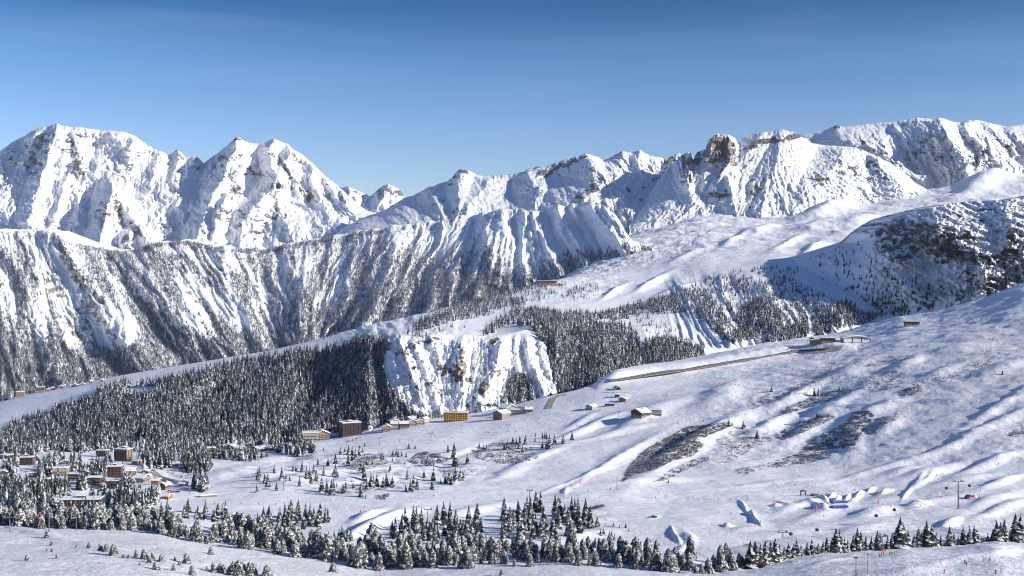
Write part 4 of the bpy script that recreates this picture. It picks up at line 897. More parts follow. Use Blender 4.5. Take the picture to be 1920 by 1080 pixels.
scatter(fb, 'plat', sk("1020,525 1080,500 1140,470 1230,440 1330,430 1330,450 1240,480 1150,505 1060,522"), .06, 3, 8, LOW, thr=(.05, 16, 7, 14), wid=(1, 1.8))
scatter(fb, 'plat', sk("860,560 960,535 1020,528 1000,545 900,575"), .05, 6, 12, LOW, thr=(0, 14, 7, 15))
scatter(fb, 'wall', sk("620,560 700,500 820,470 960,470 1010,510 980,540 900,540 760,560 660,600"), .05, 5, 11, LOW, thr=(-.02, 14, 8, 16), wid=(1, 1.5))
scatter(fb, 'wall', sk("620,500 700,450 860,420 960,430 960,480 800,480 660,540"), .035, 4, 8, LOW, thr=(.0, 10, 6, 17), wid=(1, 1.7))
scatter(fb, 'plat', sk('1030,525 1120,470 1250,440 1500,430 1620,400 1620,430 1480,480 1300,500 1150,520'), .03, 3, 7, LOW, thr=(.14, 26, 9, 44), wid=(1, 2))
fb.build('dwarf_pine_thicket', MAT['sprfar'], 'low dark dwarf pines dotting the stony snowfield below the middle ridge', 'thicket')
fc = Forest()                                           # scattered trees on the shaded flank of the crag
scatter(fc, 'crag', sk("1400,600 1480,510 1600,470 1680,500 1800,560 1860,540 1880,560 1700,590 1600,612 1420,620"), .012, 11, 17, MID, thr=(.0, 30, 20, 18), snow=(-.5, -.1))
scatter(fc, 'crag', sk("1420,610 1450,560 1470,545 1475,600 1460,625"), .05, 12, 17, MID, thr=(-.1, 12, 12, 19), snow=(-.4, 0))
scatter(fc, 'crag', sk("1500,580 1520,540 1535,540 1556,556 1545,572 1520,575"), .05, 10, 16, MID, thr=(-.05, 12, 12, 20), snow=(-.5, -.1))
scatter(fc, 'crag', sk("1537,572 1540,545 1547,538 1557,552 1556,570 1545,576"), .16, 11, 14, MID, snow=(-.6, -.3))
scatter(fc, 'crag', sk("1590,545 1600,500 1650,500 1700,530 1800,540 1850,500 1910,520 1900,545 1800,580 1700,580 1640,595"), .012, 9, 15, MID, thr=(-.1, 20, 14, 22), snow=(-.5, -.1))
scatter(fc, 'crag', sk("1480,545 1500,490 1600,450 1640,430 1640,460 1560,500 1520,540"), .012, 8, 13, MID, thr=(-.05, 20, 14, 23), snow=(-.5, -.1))
scatter(fc, 'crag', sk("1640,440 1700,405 1780,385 1910,378 1910,470 1800,420 1700,430"), .006, 5, 10, MID, thr=(-.05, 20, 14, 24), snow=(-.5, -.1))
scatter(fc, 'crag', sk("1560,600 1620,560 1680,560 1760,575 1700,592 1640,600 1590,612"), .05, 10, 16, MID, thr=(-.1, 20, 14, 25), snow=(-.3, .1))
fc.build('crag_forest', MAT['spruce'] , 'scattered dark conifers on the blue shaded slope below the crag')
# ================================================================== NEAR TREES, ONE BY ONE
nr = LAY['near']; kn = LAY['knoll']
rt = random.Random(21)
def z2(s, ox=480, oy=720, k=3.0): return [(ox + float(a) / k, oy + float(b) / k, float(c) / k) for a, b, c in (q.split(',') for q in s.split())]
def plant(items, kind, key='near', wide=1.0, mh=1.0):
    out = []
    for px, py, hp in items:
        p = LAY[key].at3(px, py)
        if p is None: continue
        h = hp * p[1] / FPX * mh
        out.append((px, tree(kind, p, h, wide * rt.uniform(.85, 1.2)), hp))
    return out
A = z2("102,500,50 145,540,75 65,580,80 50,560,60 115,600,55 168,535,30 190,545,35 245,575,60 208,490,40 225,490,35 258,495,65 285,530,70 310,560,60 300,525,60 340,545,65 325,500,55 348,455,50 380,515,60 405,460,50 445,525,80 447,450,60 12,540,70 20,520,60 5,610,50")
label_group(plant(A, 'spruce'), '{size} snow-dusted spruce, {n} from left among loose trees on the left valley meadow', 'loose trees on the left valley meadow')
B = z2("370,610,90 400,620,90 425,625,90 435,600,70 455,580,30 490,615,60 505,590,50 547,585,35 590,635,85 618,645,30 590,490,60 605,500,60 610,540,85 625,590,60 645,580,80 660,580,70 680,575,75 715,580,60 735,570,70 768,570,55 755,495,50 885,600,90 870,605,70 905,590,60 843,600,40 850,535,55 945,525,45 998,545,80 990,595,55 1040,560,30")
label_group(plant(B, 'spruce'), '{size} snow-dusted spruce, {n} from left in the clumps above the wide piste', 'spruce clumps above the wide piste')
Cc = z2("475,400,50 500,385,35 520,400,60 520,460,75 545,430,60 540,400,50 560,420,60 580,400,55 600,385,30 612,350,25 585,360,25 625,455,50 655,455,40 640,440,35 705,420,35 720,425,30 770,405,40 790,400,40 800,410,45 820,405,35 845,410,30 860,365,35 895,365,30 768,435,25 838,450,25 1025,445,50 965,460,60 935,445,35 380,375,20")
label_group(plant(Cc, 'spruce'), '{size} snow-dusted spruce, {n} from left in the upper row below the village', 'upper row of spruces below the village')
Dd = z2("1080,385,50 1115,375,50 1110,420,70 1120,465,90 1085,560,70 1100,565,60 1120,555,90 1150,545,70 1165,530,50 1065,560,50 1190,450,65 1255,360,35 1280,370,35 1298,368,30 1415,370,60 1395,368,40 1330,410,25") + z2("5,335,40 25,340,40 45,335,45 75,340,60 40,365,50 60,385,50 130,325,30 133,295,25 172,305,35 185,305,35 195,310,40 195,360,50 212,330,50 240,340,60 288,335,55 338,315,48 205,365,60 170,360,40", 960)
label_group(plant(Dd, 'spruce', wide=1.05), '{size} dark spruce, {n} from left in the hollow beside the central piste', 'spruces in the hollow beside the central piste')
Ee = z2("1222,235,45 1238,235,28 1303,250,45 1378,305,50 260,665,38 480,800,62 500,850,40 515,845,40 548,880,55 575,880,45 560,860,40 468,930,70 455,925,50 490,925,45 640,810,30 658,830,24 605,808,20 570,800,28 430,920,24 380,925,16 880,555,20", 960) + [(1447,734,12), (1532,786,16), (1537,784,12), (1527,742,14), (1535,742,16), (1575,733,12), (1828,685,7), (1833,685,7), (1880,702,8), (1820,702,7), (1848,548,6), (1863,549,8), (1770,710,6)]
label_group(plant(Ee, 'spruce', wide=1.1), '{size} lone dark spruce, {n} from left on the scrubby right-hand slopes', 'lone spruces on the right-hand slopes')
# groves: (polygon, count, height px range, kind, label, group)
def grove(poly, n, h0, h1, kind, fmt, group, key='near', sp=7.0, wide=1.0, mh=1.0):
    P = poly; xs = [p[0] for p in P]; ys = [p[1] for p in P]; pts = []
    tries = 0
    while len(pts) < n and tries < n * 80:
        tries += 1
        x = rt.uniform(min(xs), max(xs)); y = rt.uniform(min(ys), max(ys))
        if not bool(inpoly(np.array([x]), np.array([y]), P)[0]): continue
        if any((x - a) ** 2 + ((y - b) * 1.8) ** 2 < sp * sp for a, b, _ in pts): continue
        pts.append((x, y, rt.uniform(h0, h1)))
    label_group(plant(pts, kind, key, wide, mh), fmt, group)
grove(sk("480,992 485,978 520,970 560,968 610,972 622,984 600,988 575,994 545,1000 510,998"), 34, 22, 38, 'spruce', '{size} snowy spruce, {n} from left in the dense row under the wide piste', 'dense row of spruces under the wide piste', sp=5)
grove(sk("298,965 330,955 360,960 420,962 432,975 400,985 340,985 300,980"), 20, 20, 34, 'spruce', '{size} snowy spruce, {n} from left in the row below the wooden hut', 'spruces right of the wooden hut', sp=6)
grove(sk("712,1018 720,1000 760,992 820,985 880,975 915,980 920,1000 900,1014 850,1020 790,1024 740,1026"), 44, 26, 46, 'spruce', '{size} dark spruce, {n} from left in the long grove left of centre', 'left half of the central grove', sp=6.5)
grove(sk("925,1005 940,975 985,958 1015,955 1035,965 1085,960 1112,985 1112,1008 1060,1008 1050,1018 1000,1022 950,1022"), 52, 26, 44, 'spruce', '{size} dark spruce, {n} from left in the grove right of centre', 'right half of the central grove', sp=6)
grove(sk("600,1018 625,1010 670,1008 668,1022 640,1030 600,1028"), 10, 16, 30, 'spruce', '{size} dark spruce, {n} from left in the little clump beside the grove', 'little clump left of the central grove', sp=6)
plantR = [(1408,1062,50),(1416,1060,46),(1426,1062,42),(1436,1060,48),(1446,1058,44),(1454,1057,48),(1462,1056,36),(1470,1054,30),(1478,1054,38),(1488,1051,34),(1494,1050,40),(1502,1049,30),(1514,1046,30),(1522,1046,36),(1528,1045,24),(1534,1044,28),(1543,1043,30),(1550,1042,36),(1560,1040,34),
          (1568,1040,52),(1575,1038,46),(1584,1038,30),(1590,1037,26),(1600,1036,34),(1607,1036,46),(1613,1036,40),(1623,1034,30),(1634,1033,28),(1645,1033,40),(1650,1033,36),(1664,1032,30),(1672,1031,34),(1688,1031,62),(1694,1031,50),(1702,1031,38),(1714,1030,30),(1722,1030,42),(1728,1030,34),(1737,1030,54),(1747,1030,48),(1755,1030,34),(1764,1029,28),
          (1780,1028,42),(1788,1028,30),(1797,1028,24),(1806,1027,42),(1812,1027,24),(1818,1028,40),(1827,1026,42),(1832,1026,36),(1845,1025,22),(1852,1024,26),(1862,1023,32),(1869,1022,46),(1876,1022,44),(1884,1022,50),(1894,1022,30),(1905,1024,62),(1914,1024,58),(1918,1045,26)]
LR = []
for px_, py_, hp in plantR:
    p = kn.at3(px_, min(py_ + 0.0, 1079)) or kn.byD(px_, 640)
    p = kn.byD(px_, float(kn.D[int(round((px_ - kn.px[0]) / kn.step)), -1]) + 6); base = HY - p[2] / p[1] * FPX
    ztop = (HY - (py_ - hp)) / FPX * p[1]; h = ztop - p[2]
    LR.append((px_, tree('spruce', p, max(4, h), 1.35 if hp > 44 else 1.15), hp))
label_group(LR, '{size} snowy spruce, {n} from left in the row along the near ridge', 'row of spruces along the near right ridge')
# ---- belt of frosted stone pines along the edge of the near slope
BT = []
def belt(x0, x1, n, top0, top1, hmin, hmax, d0, d1, wide):
    for i in range(n):
        px_ = x0 + (x1 - x0) * (i + rt.uniform(-.35, .35) + .5) / n
        D = rt.uniform(d0, d1)
        y = np.interp(px_, [e[0] for e in edge], [e[1] for e in edge])
        De = np.interp(px_, [-600, 0, 400, 700, 1300, 1500, 1700, 2700], [720, 700, 660, 620, 600, 660, 690, 720]) + D
        p = kn.o and None
        i2 = int(round((px_ - kn.px[0]) / kn.step)); ze = kn.Z[i2, -1]
        z = ze + float(np.interp(D, [0, 40, 90, 160, 260], [0, -3, -12, -38, -90]))
        h = rt.uniform(hmin, hmax) * (.92 + .75 * float(noise(np.array([px_ / 31.0]), np.array([d0 * .3 + 2.2]), 6)[0]))
        loc = ((px_ - CX) / FPX * De, De, z)
        BT.append((px_, tree('pine', loc, h, wide * rt.uniform(.85, 1.15)), h))
belt(-20, 330, 36, 0, 0, 8, 15, 10, 60, 1.0)
belt(180, 760, 66, 0, 0, 7, 13.5, -4, 28, 1.05)
belt(400, 980, 56, 0, 0, 8.5, 14, 28, 62, 1.1)
belt(760, 1400, 58, 0, 0, 6, 12, -2, 26, 1.0)
belt(-20, 200, 26, 0, 0, 9, 15, -14, 12, .95)
belt(980, 1300, 16, 0, 0, 9, 14, 26, 50, 1.0)
label_group(BT, '{size} frosted pine, {n} from left in the near belt', 'belt of frosted stone pines')
FG = z2("152,995,38 290,910,30 320,982,30 262,865,45 265,940,22 292,945,28 565,940,45 600,945,50 640,965,70 695,980,30 725,980,28 765,975,48 812,985,60 858,990,50 842,1005,40 915,1000,50 878,1045,50 905,1000,45 985,990,25 975,1050,40 1050,1010,62 1080,1075,60 1185,960,48 785,1020,20 1010,1020,30 1165,1045,25 1200,1060,60 1240,1060,55 1225,1060,40 1260,1058,45 1310,1075,80 1340,1078,90 1365,1070,75 1400,1078,80 1425,1072,70 1290,1070,50 560,1010,12 430,1050,14 430,920,20 500,925,40", 0) + z2("60,1085,70 435,1060,58 420,1055,30 1380,1075,38", 480)
FGo = plant(FG, 'pine', 'knoll', 1.15)
label_group(FGo, '{size} frosted pine, {n} from left of those standing apart on near snow', 'lone pines on the near snow')
# ---- wood round the village (seen as one mass)
fv = Forest()
SPM = [spruce_geo(random.Random(90 + i), 1.0, .22, 9, 7, jit=.3) for i in range(5)]
VG = [(sk("0,840 120,832 300,830 480,826 560,832 590,845 560,856 520,850 470,866 440,864 400,860 380,850 240,846 160,850 100,848 0,856"), .10),
      (sk("50,895 80,870 110,858 150,870 190,880 200,890 180,905 120,905 70,905"), .09), (sk("0,880 30,868 34,896 10,900"), .08), (sk("245,865 300,850 380,850 400,868 390,885 350,888 330,878 300,880 270,890 250,880"), .07),
      (sk("0,905 25,912 60,918 128,918 132,936 60,936 0,934"), .12), (sk("150,918 200,905 260,915 300,925 290,950 270,958 220,956 180,945 160,930"), .09), (sk("180,890 200,870 240,885 235,905 210,900"), .08),
      (sk("0,935 60,945 100,955 170,960 200,975 150,990 100,975 60,965 0,960"), .07), (sk("360,910 390,905 392,922 362,924"), .08), (sk("300,830 560,830 585,838 540,842 480,846 300,845"), .07), (sk("340,870 400,872 385,890 345,888"), .06), (sk("0,850 60,850 70,870 30,875 0,870"), .05), (sk("130,905 170,890 190,915 150,920"), .06), (sk("515,835 595,838 590,850 530,848"), .08)]
VH = []
for i_, (P, dn) in enumerate(VG): scatter(fv, 'near', P, dn * .85, 11, 19, SPM, snow=(-.25, .35), thr=(-.28, 18, 8, 400 + i_))
fv.build('village_forest', MAT['spruce'], 'snow-dusted conifers standing thickly around the chalets of the lower left village')
# ---- brown leafless shrubs poking through the snow
def tuft_geo(r):
    v = []; f = []
    for j in range(7):
        a = r.uniform(0, 6.28); L = r.uniform(.5, 1.0); t = r.uniform(.3, 1.0); b = len(v); w = .16
        v += [(-sin(a) * w, cos(a) * w, 0), (sin(a) * w, -cos(a) * w, 0), (cos(a) * t, sin(a) * t, L)]; f.append((b, b + 1, b + 2))
    return np.array(v), np.array(f), np.full(len(v), r.random())
TF = [tuft_geo(random.Random(i)) for i in range(6)]
MAT['twig'] = needle_mat('bare_twigs', (0.085, 0.072, 0.075), (0.60, 0.60, 0.64), 0.98, 1.2, 2.5)
SHR = [(sk("1165,905 1175,880 1200,850 1240,825 1290,800 1340,795 1365,790 1370,800 1340,812 1310,825 1320,835 1300,855 1260,865 1230,880 1190,890"), .10), (sk("1225,905 1260,880 1300,862 1330,850 1330,862 1290,880 1250,900"), .06),
 (sk("1400,760 1430,742 1500,720 1560,690 1570,700 1520,722 1460,750 1410,768"), .05), (sk("1460,770 1520,745 1590,725 1600,735 1540,757 1470,778"), .08), (sk("1495,850 1530,820 1580,795 1600,772 1630,770 1640,780 1618,810 1600,840 1560,842 1520,848"), .10),
 (sk("1440,820 1500,790 1560,775 1570,782 1520,805 1470,825"), .07), (sk("1440,868 1500,850 1570,846 1560,856 1520,868 1440,880"), .06), (sk("1390,830 1440,810 1450,825 1400,845"), .03), (sk("1625,790 1680,775 1700,780 1650,800 1640,818 1620,815"), .05),
 (sk("1660,750 1700,720 1760,700 1800,690 1860,660 1920,640 1920,655 1860,680 1780,715 1700,740"), .018), (sk("1610,710 1660,690 1700,700 1690,725 1640,735 1610,730"), .045), (sk("1610,690 1665,668 1720,662 1718,670 1660,684"), .05), (sk("1680,735 1720,722 1740,730 1700,745"), .06),
 (sk("1890,812 1920,800 1920,815 1895,822"), .06), (sk("1350,815 1400,800 1420,840 1360,870 1330,850"), .02), (sk("1480,700 1560,680 1620,660 1640,700 1560,740 1500,745"), .012), (sk("1380,880 1460,865 1460,872 1390,892"), .04),
 (sk("765,865 780,850 800,846 830,852 845,862 820,872 780,876"), .10), (sk("880,845 920,832 960,828 1000,840 1010,860 960,872 920,868 890,858"), .07), (sk("640,870 680,852 720,855 730,868 690,880 650,880"), .05), (sk("700,930 730,926 728,936 706,937"), .10), (sk("620,920 660,915 740,910 740,916 680,924 630,926"), .05), (sk("670,852 720,850 720,860 680,864"), .08),
 (sk("1098,955 1130,946 1134,950 1105,958"), .18), (sk("775,968 788,965 788,974 778,975"), .14), (sk("300,880 360,890 380,895 340,900"), .03), (sk("540,855 580,850 600,860 560,865"), .05), (sk("640,900 700,905 760,915 700,912"), .03), (sk("820,880 900,880 860,900 830,895"), .03)]
fs = Forest()
for i_, (P, dn) in enumerate(SHR): scatter(fs, 'near', P, dn * (15 if i_ == 0 else 12), 0.9, 2.2, TF, snow=(-.6, .3), wid=(.8, 1.5), thr=(-.22 if i_ in (0, 5, 19, 20) else -.10, 15, 5.5, 300 + i_))
for P in (sk("1398,1066 1430,1060 1432,1064 1400,1069"),): scatter(fs, 'knoll', P, 1.2, 3.0, 5.5, TF, snow=(-.6, -.2), wid=(.5, .8))
scatter(fs, 'knoll', sk('0,1000 200,1005 480,1040 700,1076 1400,1075 1640,1045 1800,1040 1900,1050 1919,1079 0,1079'), .07, .25, .7, TF, snow=(-.6, .2), wid=(.8, 1.6), thr=(.02, 60, 12, 777))
fs.build('shrubland', MAT['twig'], 'brown leafless alder scrub poking through the snow of the ski slopes', 'scrub')
# ================================================================== BUILDINGS, LIFTS, PEOPLE
class MB:
    def __init__(s): s.v = []; s.f = []; s.m = []
    def add(s, vs, fs, mi=0):
        b = len(s.v); s.v += [tuple(p) for p in vs]; s.f += [tuple(b + i for i in f) for f in fs]; s.m += [mi] * len(fs); return s
    def box(s, x0, x1, y0, y1, z0, z1, mi=0):
        return s.add([(x, y, z) for z in (z0, z1) for x, y in ((x0, y0), (x1, y0), (x1, y1), (x0, y1))],
                     [(3, 2, 1, 0), (4, 5, 6, 7), (0, 1, 5, 4), (1, 2, 6, 5), (2, 3, 7, 6), (3, 0, 4, 7)], mi)
    def prism(s, prof, y0, y1, mi=0):                       # profile in x,z swept along y
        n = len(prof)
        return s.add([(x, y0, z) for x, z in prof] + [(x, y1, z) for x, z in prof],
                     [tuple(range(n)), tuple(range(2 * n - 1, n - 1, -1))] + [(i, i + n, (i + 1) % n + n, (i + 1) % n) for i in range(n)], mi)
    def tube(s, a, b, r0, r1=None, k=8, mi=0):
        a = Vector(a); b = Vector(b); r1 = r0 if r1 is None else r1; d = (b - a).normalized()
        u = d.orthogonal().normalized(); w = d.cross(u); vs = []
        for p, r in ((a, r0), (b, r1)):
            for i in range(k): vs.append(p + (u * cos(6.2832 * i / k) + w * sin(6.2832 * i / k)) * r)
        return s.add(vs, [(i, (i + 1) % k, (i + 1) % k + k, i + k) for i in range(k)] + [tuple(range(k - 1, -1, -1)), tuple(range(k, 2 * k))], mi)
    def ball(s, c, rx, ry, rz, k=8, n=5, mi=0):
        vs = [(c[0], c[1], c[2] - rz)]; fs = []
        for j in range(1, n):
            t = -pi / 2 + pi * j / n
            for i in range(k): vs.append((c[0] + rx * cos(t) * cos(6.2832 * i / k), c[1] + ry * cos(t) * sin(6.2832 * i / k), c[2] + rz * sin(t)))
        vs.append((c[0], c[1], c[2] + rz)); T = len(vs) - 1
        for i in range(k): fs.append((0, 1 + (i + 1) % k, 1 + i)); fs.append((T, 1 + (n - 2) * k + i, 1 + (n - 2) * k + (i + 1) % k))
        for j in range(n - 2):
            for i in range(k): a = 1 + j * k + i; b = 1 + j * k + (i + 1) % k; fs.append((a, b, b + k, a + k))
        return s.add(vs, fs, mi)
    def mesh(s, name, mats, smooth=False):
        me = bpy.data.meshes.new(name); me.from_pydata(s.v, [], s.f)
        for m in (mats if isinstance(mats, (list, tuple)) else [mats]): me.materials.append(m)
        me.polygons.foreach_set('material_index', s.m)
        if smooth: me.polygons.foreach_set('use_smooth', [True] * len(s.f))
        me.update(); return me
def part(name, mb, mats, parent, loc=(0, 0, 0), smooth=False):
    o = bpy.data.objects.new(name, mb.mesh(name, mats, smooth) if isinstance(mb, MB) else mb); o.location = loc; return link(o, parent)
def copy_tree(o, parent=None):
    c = o.copy(); link(c, parent)
    for ch in list(o.children): copy_tree(ch, c)
    return c
M = {}
M['wood'] = plain('brown_timber_and_recess_shade', (0.13, 0.08, 0.055), .8, .8); M['dark'] = plain('dark_timber', (0.07, 0.045, 0.035), .8, .8)
M['red'] = plain('red_brown_timber', (0.17, 0.065, 0.05), .8, .8); M['tan'] = plain('pale_timber', (0.30, 0.21, 0.145), .8, .8)
M['orange'] = plain('orange_timber', (0.36, 0.18, 0.08), .8, .8); M['yellow'] = plain('ochre_render', (0.80, 0.43, 0.05), .8, .5, .12)
M['stone'] = plain('grey_stone', (0.26, 0.23, 0.21), .9, 1.2, .4); M['cream'] = plain('cream_render', (0.44, 0.38, 0.31), .8, .5, .1)
M['glass'] = plain('window_glass', (0.03, 0.04, 0.06), .15, 1.0, .3); M['steel'] = plain('galvanised_steel', (0.20, 0.21, 0.23), .5, 1, .15, .5)
M['grey'] = plain('grey_cladding', (0.34, 0.35, 0.37), .7, .5, .1); M['white'] = plain('white_cladding', (0.72, 0.72, 0.72), .6, .3, .05)
M['black'] = plain('black_rubber_and_tunnel_dark', (0.02, 0.02, 0.025), .7); M['asphalt'] = plain('asphalt_with_thin_snow', (0.21, 0.20, 0.20), .9, .25, .6)
M['redp'] = plain('red_plastic', (0.85, 0.05, 0.04), .5, 1, .05); M['pink'] = plain('pink_cloth', (0.75, 0.25, 0.55), .8, 1, .1); M['violet'] = plain('violet_cloth', (0.28, 0.22, 0.62), .8, 1, .1)
M['blue'] = plain('blue_tarpaulin', (0.015, 0.05, 0.38), .5, 1, .15); M['yel'] = plain('yellow_plastic', (0.85, 0.65, 0.05), .5, 1, .05); M['green'] = plain('green_plastic', (0.03, 0.30, 0.16), .5, 1, .1)
M['net'] = plain('faded_red_netting', (0.55, 0.22, 0.22), .9); M['skin'] = plain('skin', (0.55, 0.34, 0.25), .6); M['dirt'] = plain('packed_brown_snow', (0.42, 0.36, 0.29), .9, .5, .25)
SN = MAT['snow']
def surf(key, px, py):
    p = LAY[key].at3(px, py)
    if p is None:
        p = LAY[key].at3(px, float(LAY[key].env[int(round((px - LAY[key].px[0]) / LAY[key].step)), -1]) + .6)
    return p
def windows(root, w, h, d, floors, bays, z0=1.2, side=True, wh=1.3, ww=1.2, mat='glass', y=None):
    """each window: a dark pane in a proud frame"""
    fh = (h - z0) / floors
    fm = MB(); fm.box(-ww / 2, ww / 2, -.10, 0, 0, wh, 0); fm.box(-ww / 2 + .12, ww / 2 - .12, -.13, -.10, .12, wh - .12, 1)
    me = fm.mesh('window', [M['tan'], M['glass']])
    for i in range(floors):
        for j in range(bays):
            part('window', me, None, root, (-w / 2 + w * (j + .5) / bays, -d / 2 + (0 if y is None else y), z0 + fh * i + .3))
        if side:
            for sgn in (-1, 1):
                n = max(1, bays // 2)
                for j in range(n):
                    o = part('window', me, None, root, (sgn * w / 2, -d / 2 + d * (j + .5) / n, z0 + fh * i + .3)); o.rotation_euler = (0, 0, sgn * pi / 2)
def chalet(key, px, py, wpx, hpx, mat, label, rot=0.0, depth=1.0, floors=2, bays=3, gable=True, group=None, mat2='stone', name='chalet'):
    p = surf(key, px, py); k = p[1] / FPX; w = wpx * k; d = w * depth; H = hpx * k
    if gable and abs(rot) < .7 and name == 'chalet' and rt.random() < .6: rot += rt.choice((-1.15, 1.15))
    root = empty(name, (p[0], p[1] + d * .35, p[2]), rot); tag(root, label, 'chalet' if name == 'chalet' else name.replace('_', ' '), group)
    rise = (0.26 * w / 2 * 1.6) if gable else 0.0; rise = min(rise, H * .4); he = H - rise
    b = MB(); base = he * .32
    b.box(-w / 2 * .985, w / 2 * .985, -d / 2 * .985, d / 2 * .985, -4, base, 1); b.box(-w / 2, w / 2, -d / 2, d / 2, base, he, 0)
    if gable: b.prism([(-w / 2, he + .002), (w / 2, he + .002), (0, he + rise)], -d / 2, d / 2, 0)
    part('wall', b, [M[mat], M[mat2]], root)
    r = MB(); o_ = max(.8, w * .09); t = .75
    if gable:
        sl_ = rise / (w / 2)
        for s_ in (-1, 1):
            e = s_ * (w / 2 + o_); ze = he - o_ * sl_
            r.prism([(0, he + rise + .05), (e, ze + .05), (e, ze + .30), (0, he + rise + .30)][::s_], -d / 2 - o_, d / 2 + o_, 1)
            r.prism([(0, he + rise + .305), (e * 1.01, ze + .305), (e * 1.01, ze + .30 + t), (0, he + rise + .35 + t)][::s_], -d / 2 - o_ * 1.02, d / 2 + o_ * 1.02, 0)
    else:
        r.box(-w / 2 - o_ * .6, w / 2 + o_ * .6, -d / 2 - o_ * .6, d / 2 + o_ * .6, he + .01, he + .3, 1)
        r.box(-w / 2 - o_ * .5, w / 2 + o_ * .5, -d / 2 - o_ * .5, d / 2 + o_ * .5, he + .303, he + .3 + t * 1.2, 0)
    rf = part('roof', r, [SN, M['dark']], root)
    c = MB(); cx = w * .18; c.box(cx - .5, cx + .5, -.5, .5, he, he + rise + 1.9, 1); c.box(cx - .6, cx + .6, -.6, .6, he + rise + 1.905, he + rise + 2.3, 0)
    part('chimney', c, [SN, M['stone']], rf)
    if floors >= 2:
        bl = MB()
        for i in range(1, floors):
            z = he * i / floors + .1; bl.box(-w / 2 - .1, w / 2 + .1, -d / 2 - 1.3, -d / 2 + .05, z - .15, z, 0)
            bl.box(-w / 2 - .1, w / 2 + .1, -d / 2 - 1.3, -d / 2 - 1.2, z + .002, z + .9, 0); bl.box(-w / 2 - .1, w / 2 + .1, -d / 2 - 1.32, -d / 2 - 1.18, z + .903, z + 1.03, 1)
        part('balcony', bl, [M['wood' if mat != 'wood' else 'dark'], SN], root)
    windows(root, w, he, d, floors, bays, z0=.5)
    return root
def block(key, px, py, wpx, hpx, mat, label, rot=0.0, depth=.5, floors=4, bays=7, name='hotel', dark='dark', group=None):
    p = surf(key, px, py); k = p[1] / FPX; w = wpx * k; d = w * depth; H = hpx * k
    root = empty(name, (p[0], p[1] + d * .35, p[2]), rot); tag(root, label, name.replace('_', ' '), group)
    b = MB(); b.box(-w / 2, w / 2, -d / 2, d / 2, -4, H, 0)
    for j in range(bays + 1 if mat == 'yellow' else 0): x = -w / 2 + w * j / bays; b.box(x - .25, x + .25, -d / 2 - 1.5, -d / 2 - .01, 0, H - .02, 1)
    part('wall', b, [M[mat if mat != 'yellow' else 'wood'], M['yellow']], root)  # yellow hotel's wall coloured dark brown to stand for shade in its balcony recesses
    r = MB(); r.box(-w / 2 - .6, w / 2 + .6, -d / 2 - .9, d / 2 + .6, H + .01, H + .45, 1); r.box(-w / 2 - .5, w / 2 + .5, -d / 2 - .8, d / 2 + .5, H + .453, H + 1.3, 0)
    rf = part('roof', r, [SN, M[dark]], root)
    lift_ = MB(); lift_.box(-w * .12, w * .08, -d * .15, d * .2, H + .45, H + 2.8, 1); lift_.box(-w * .13, w * .09, -d * .17, d * .22, H + 2.81, H + 3.4, 0); part('roof_housing', lift_, [SN, M[dark]], rf)
    fh = H / floors
    for i in range(1, floors + 0):
        bl = MB(); z = fh * i
        bl.box(-w / 2 + .1, w / 2 - .1, -d / 2 - 1.4, -d / 2 + .02, z - .2, z, 0); bl.box(-w / 2 + .1, w / 2 - .1, -d / 2 - 1.4, -d / 2 - 1.28, z + .002, z + (.95 if mat != 'yellow' else .7), 0)
        for j in range(bays + 1): x = -w / 2 + .15 + (w - .3) * j / bays; bl.box(x - .09, x + .09, -d / 2 - 1.395, -d / 2 - .01, z + .004, z + fh - .21, 1)
        part('balcony', bl, [M[dark if mat != 'yellow' else 'yellow'], M[mat]], root)
    windows(root, w, H, d, floors, bays, z0=.3 if mat != 'yellow' else 1.1, wh=fh * .58, ww=w / bays * .7)
    return root
VG = 'chalets of the village among the trees'
block('near', 49, 872, 23, 14, 'red', 'dark red-brown flat-roofed block at the far left edge of the village wood', .1, .5, 4, 5, 'apartment_building')
block('near', 191, 856, 20, 11, 'wood', 'small brown block with snowy flat roof at the top of the village wood', -.1, .5, 3, 4, 'apartment_building')
block('near', 230, 865, 28, 22, 'tan', 'tallest village block, with rows of snowy balconies, at the top of the village wood', -.3, .6, 5, 5, 'apartment_building')
chalet('near', 113, 892, 24, 14, 'cream', 'pale cream chalet with wide snowy roof hidden in the wood at far left', .1, .7, 2, 4, False, VG)
chalet('near', 5, 891, 16, 9, 'wood', 'small dark brown chalet cut by the left edge of the photo', .2, .8, 1, 2, True, VG)
chalet('near', 138, 902, 20, 13, 'dark', 'dark timber chalet under a snowy flat roof, behind the single bushy tree', 0, .7, 2, 3, False, VG)
block('near', 214, 896, 25, 21, 'red', 'tall red-brown lodge with balconies in the middle of the village', .12, .6, 4, 4, 'apartment_building')
chalet('near', 244, 893, 20, 15, 'tan', 'tan gabled chalet just right of the tall red-brown lodge', .6, .8, 2, 3, True, VG)
chalet('near', 176, 910, 25, 14, 'wood', 'brown chalet with flat snowy roof above the open car park', .05, .6, 2, 4, False, VG)
chalet('near', 212, 915, 22, 13, 'wood', 'brown snow-roofed chalet below the tall red-brown lodge', .05, .7, 2, 3, False, VG)
chalet('near', 265, 905, 22, 14, 'stone', 'grey stone chalet with a broad white roof left of the bend in the road', .15, .8, 2, 3, True, VG)
chalet('near', 292, 909, 14, 11, 'orange', 'small orange-brown gabled chalet inside the bend of the road', -.5, .9, 2, 2, True, VG)
chalet('near', 309, 918, 16, 12, 'wood', 'brown gabled chalet in front of the bend of the road', -.6, .9, 2, 2, True, VG)
chalet('near', 314, 936, 16, 9, 'orange', 'bright orange timber hut at the edge of the piste below the village', .1, .7, 1, 2, True, None)
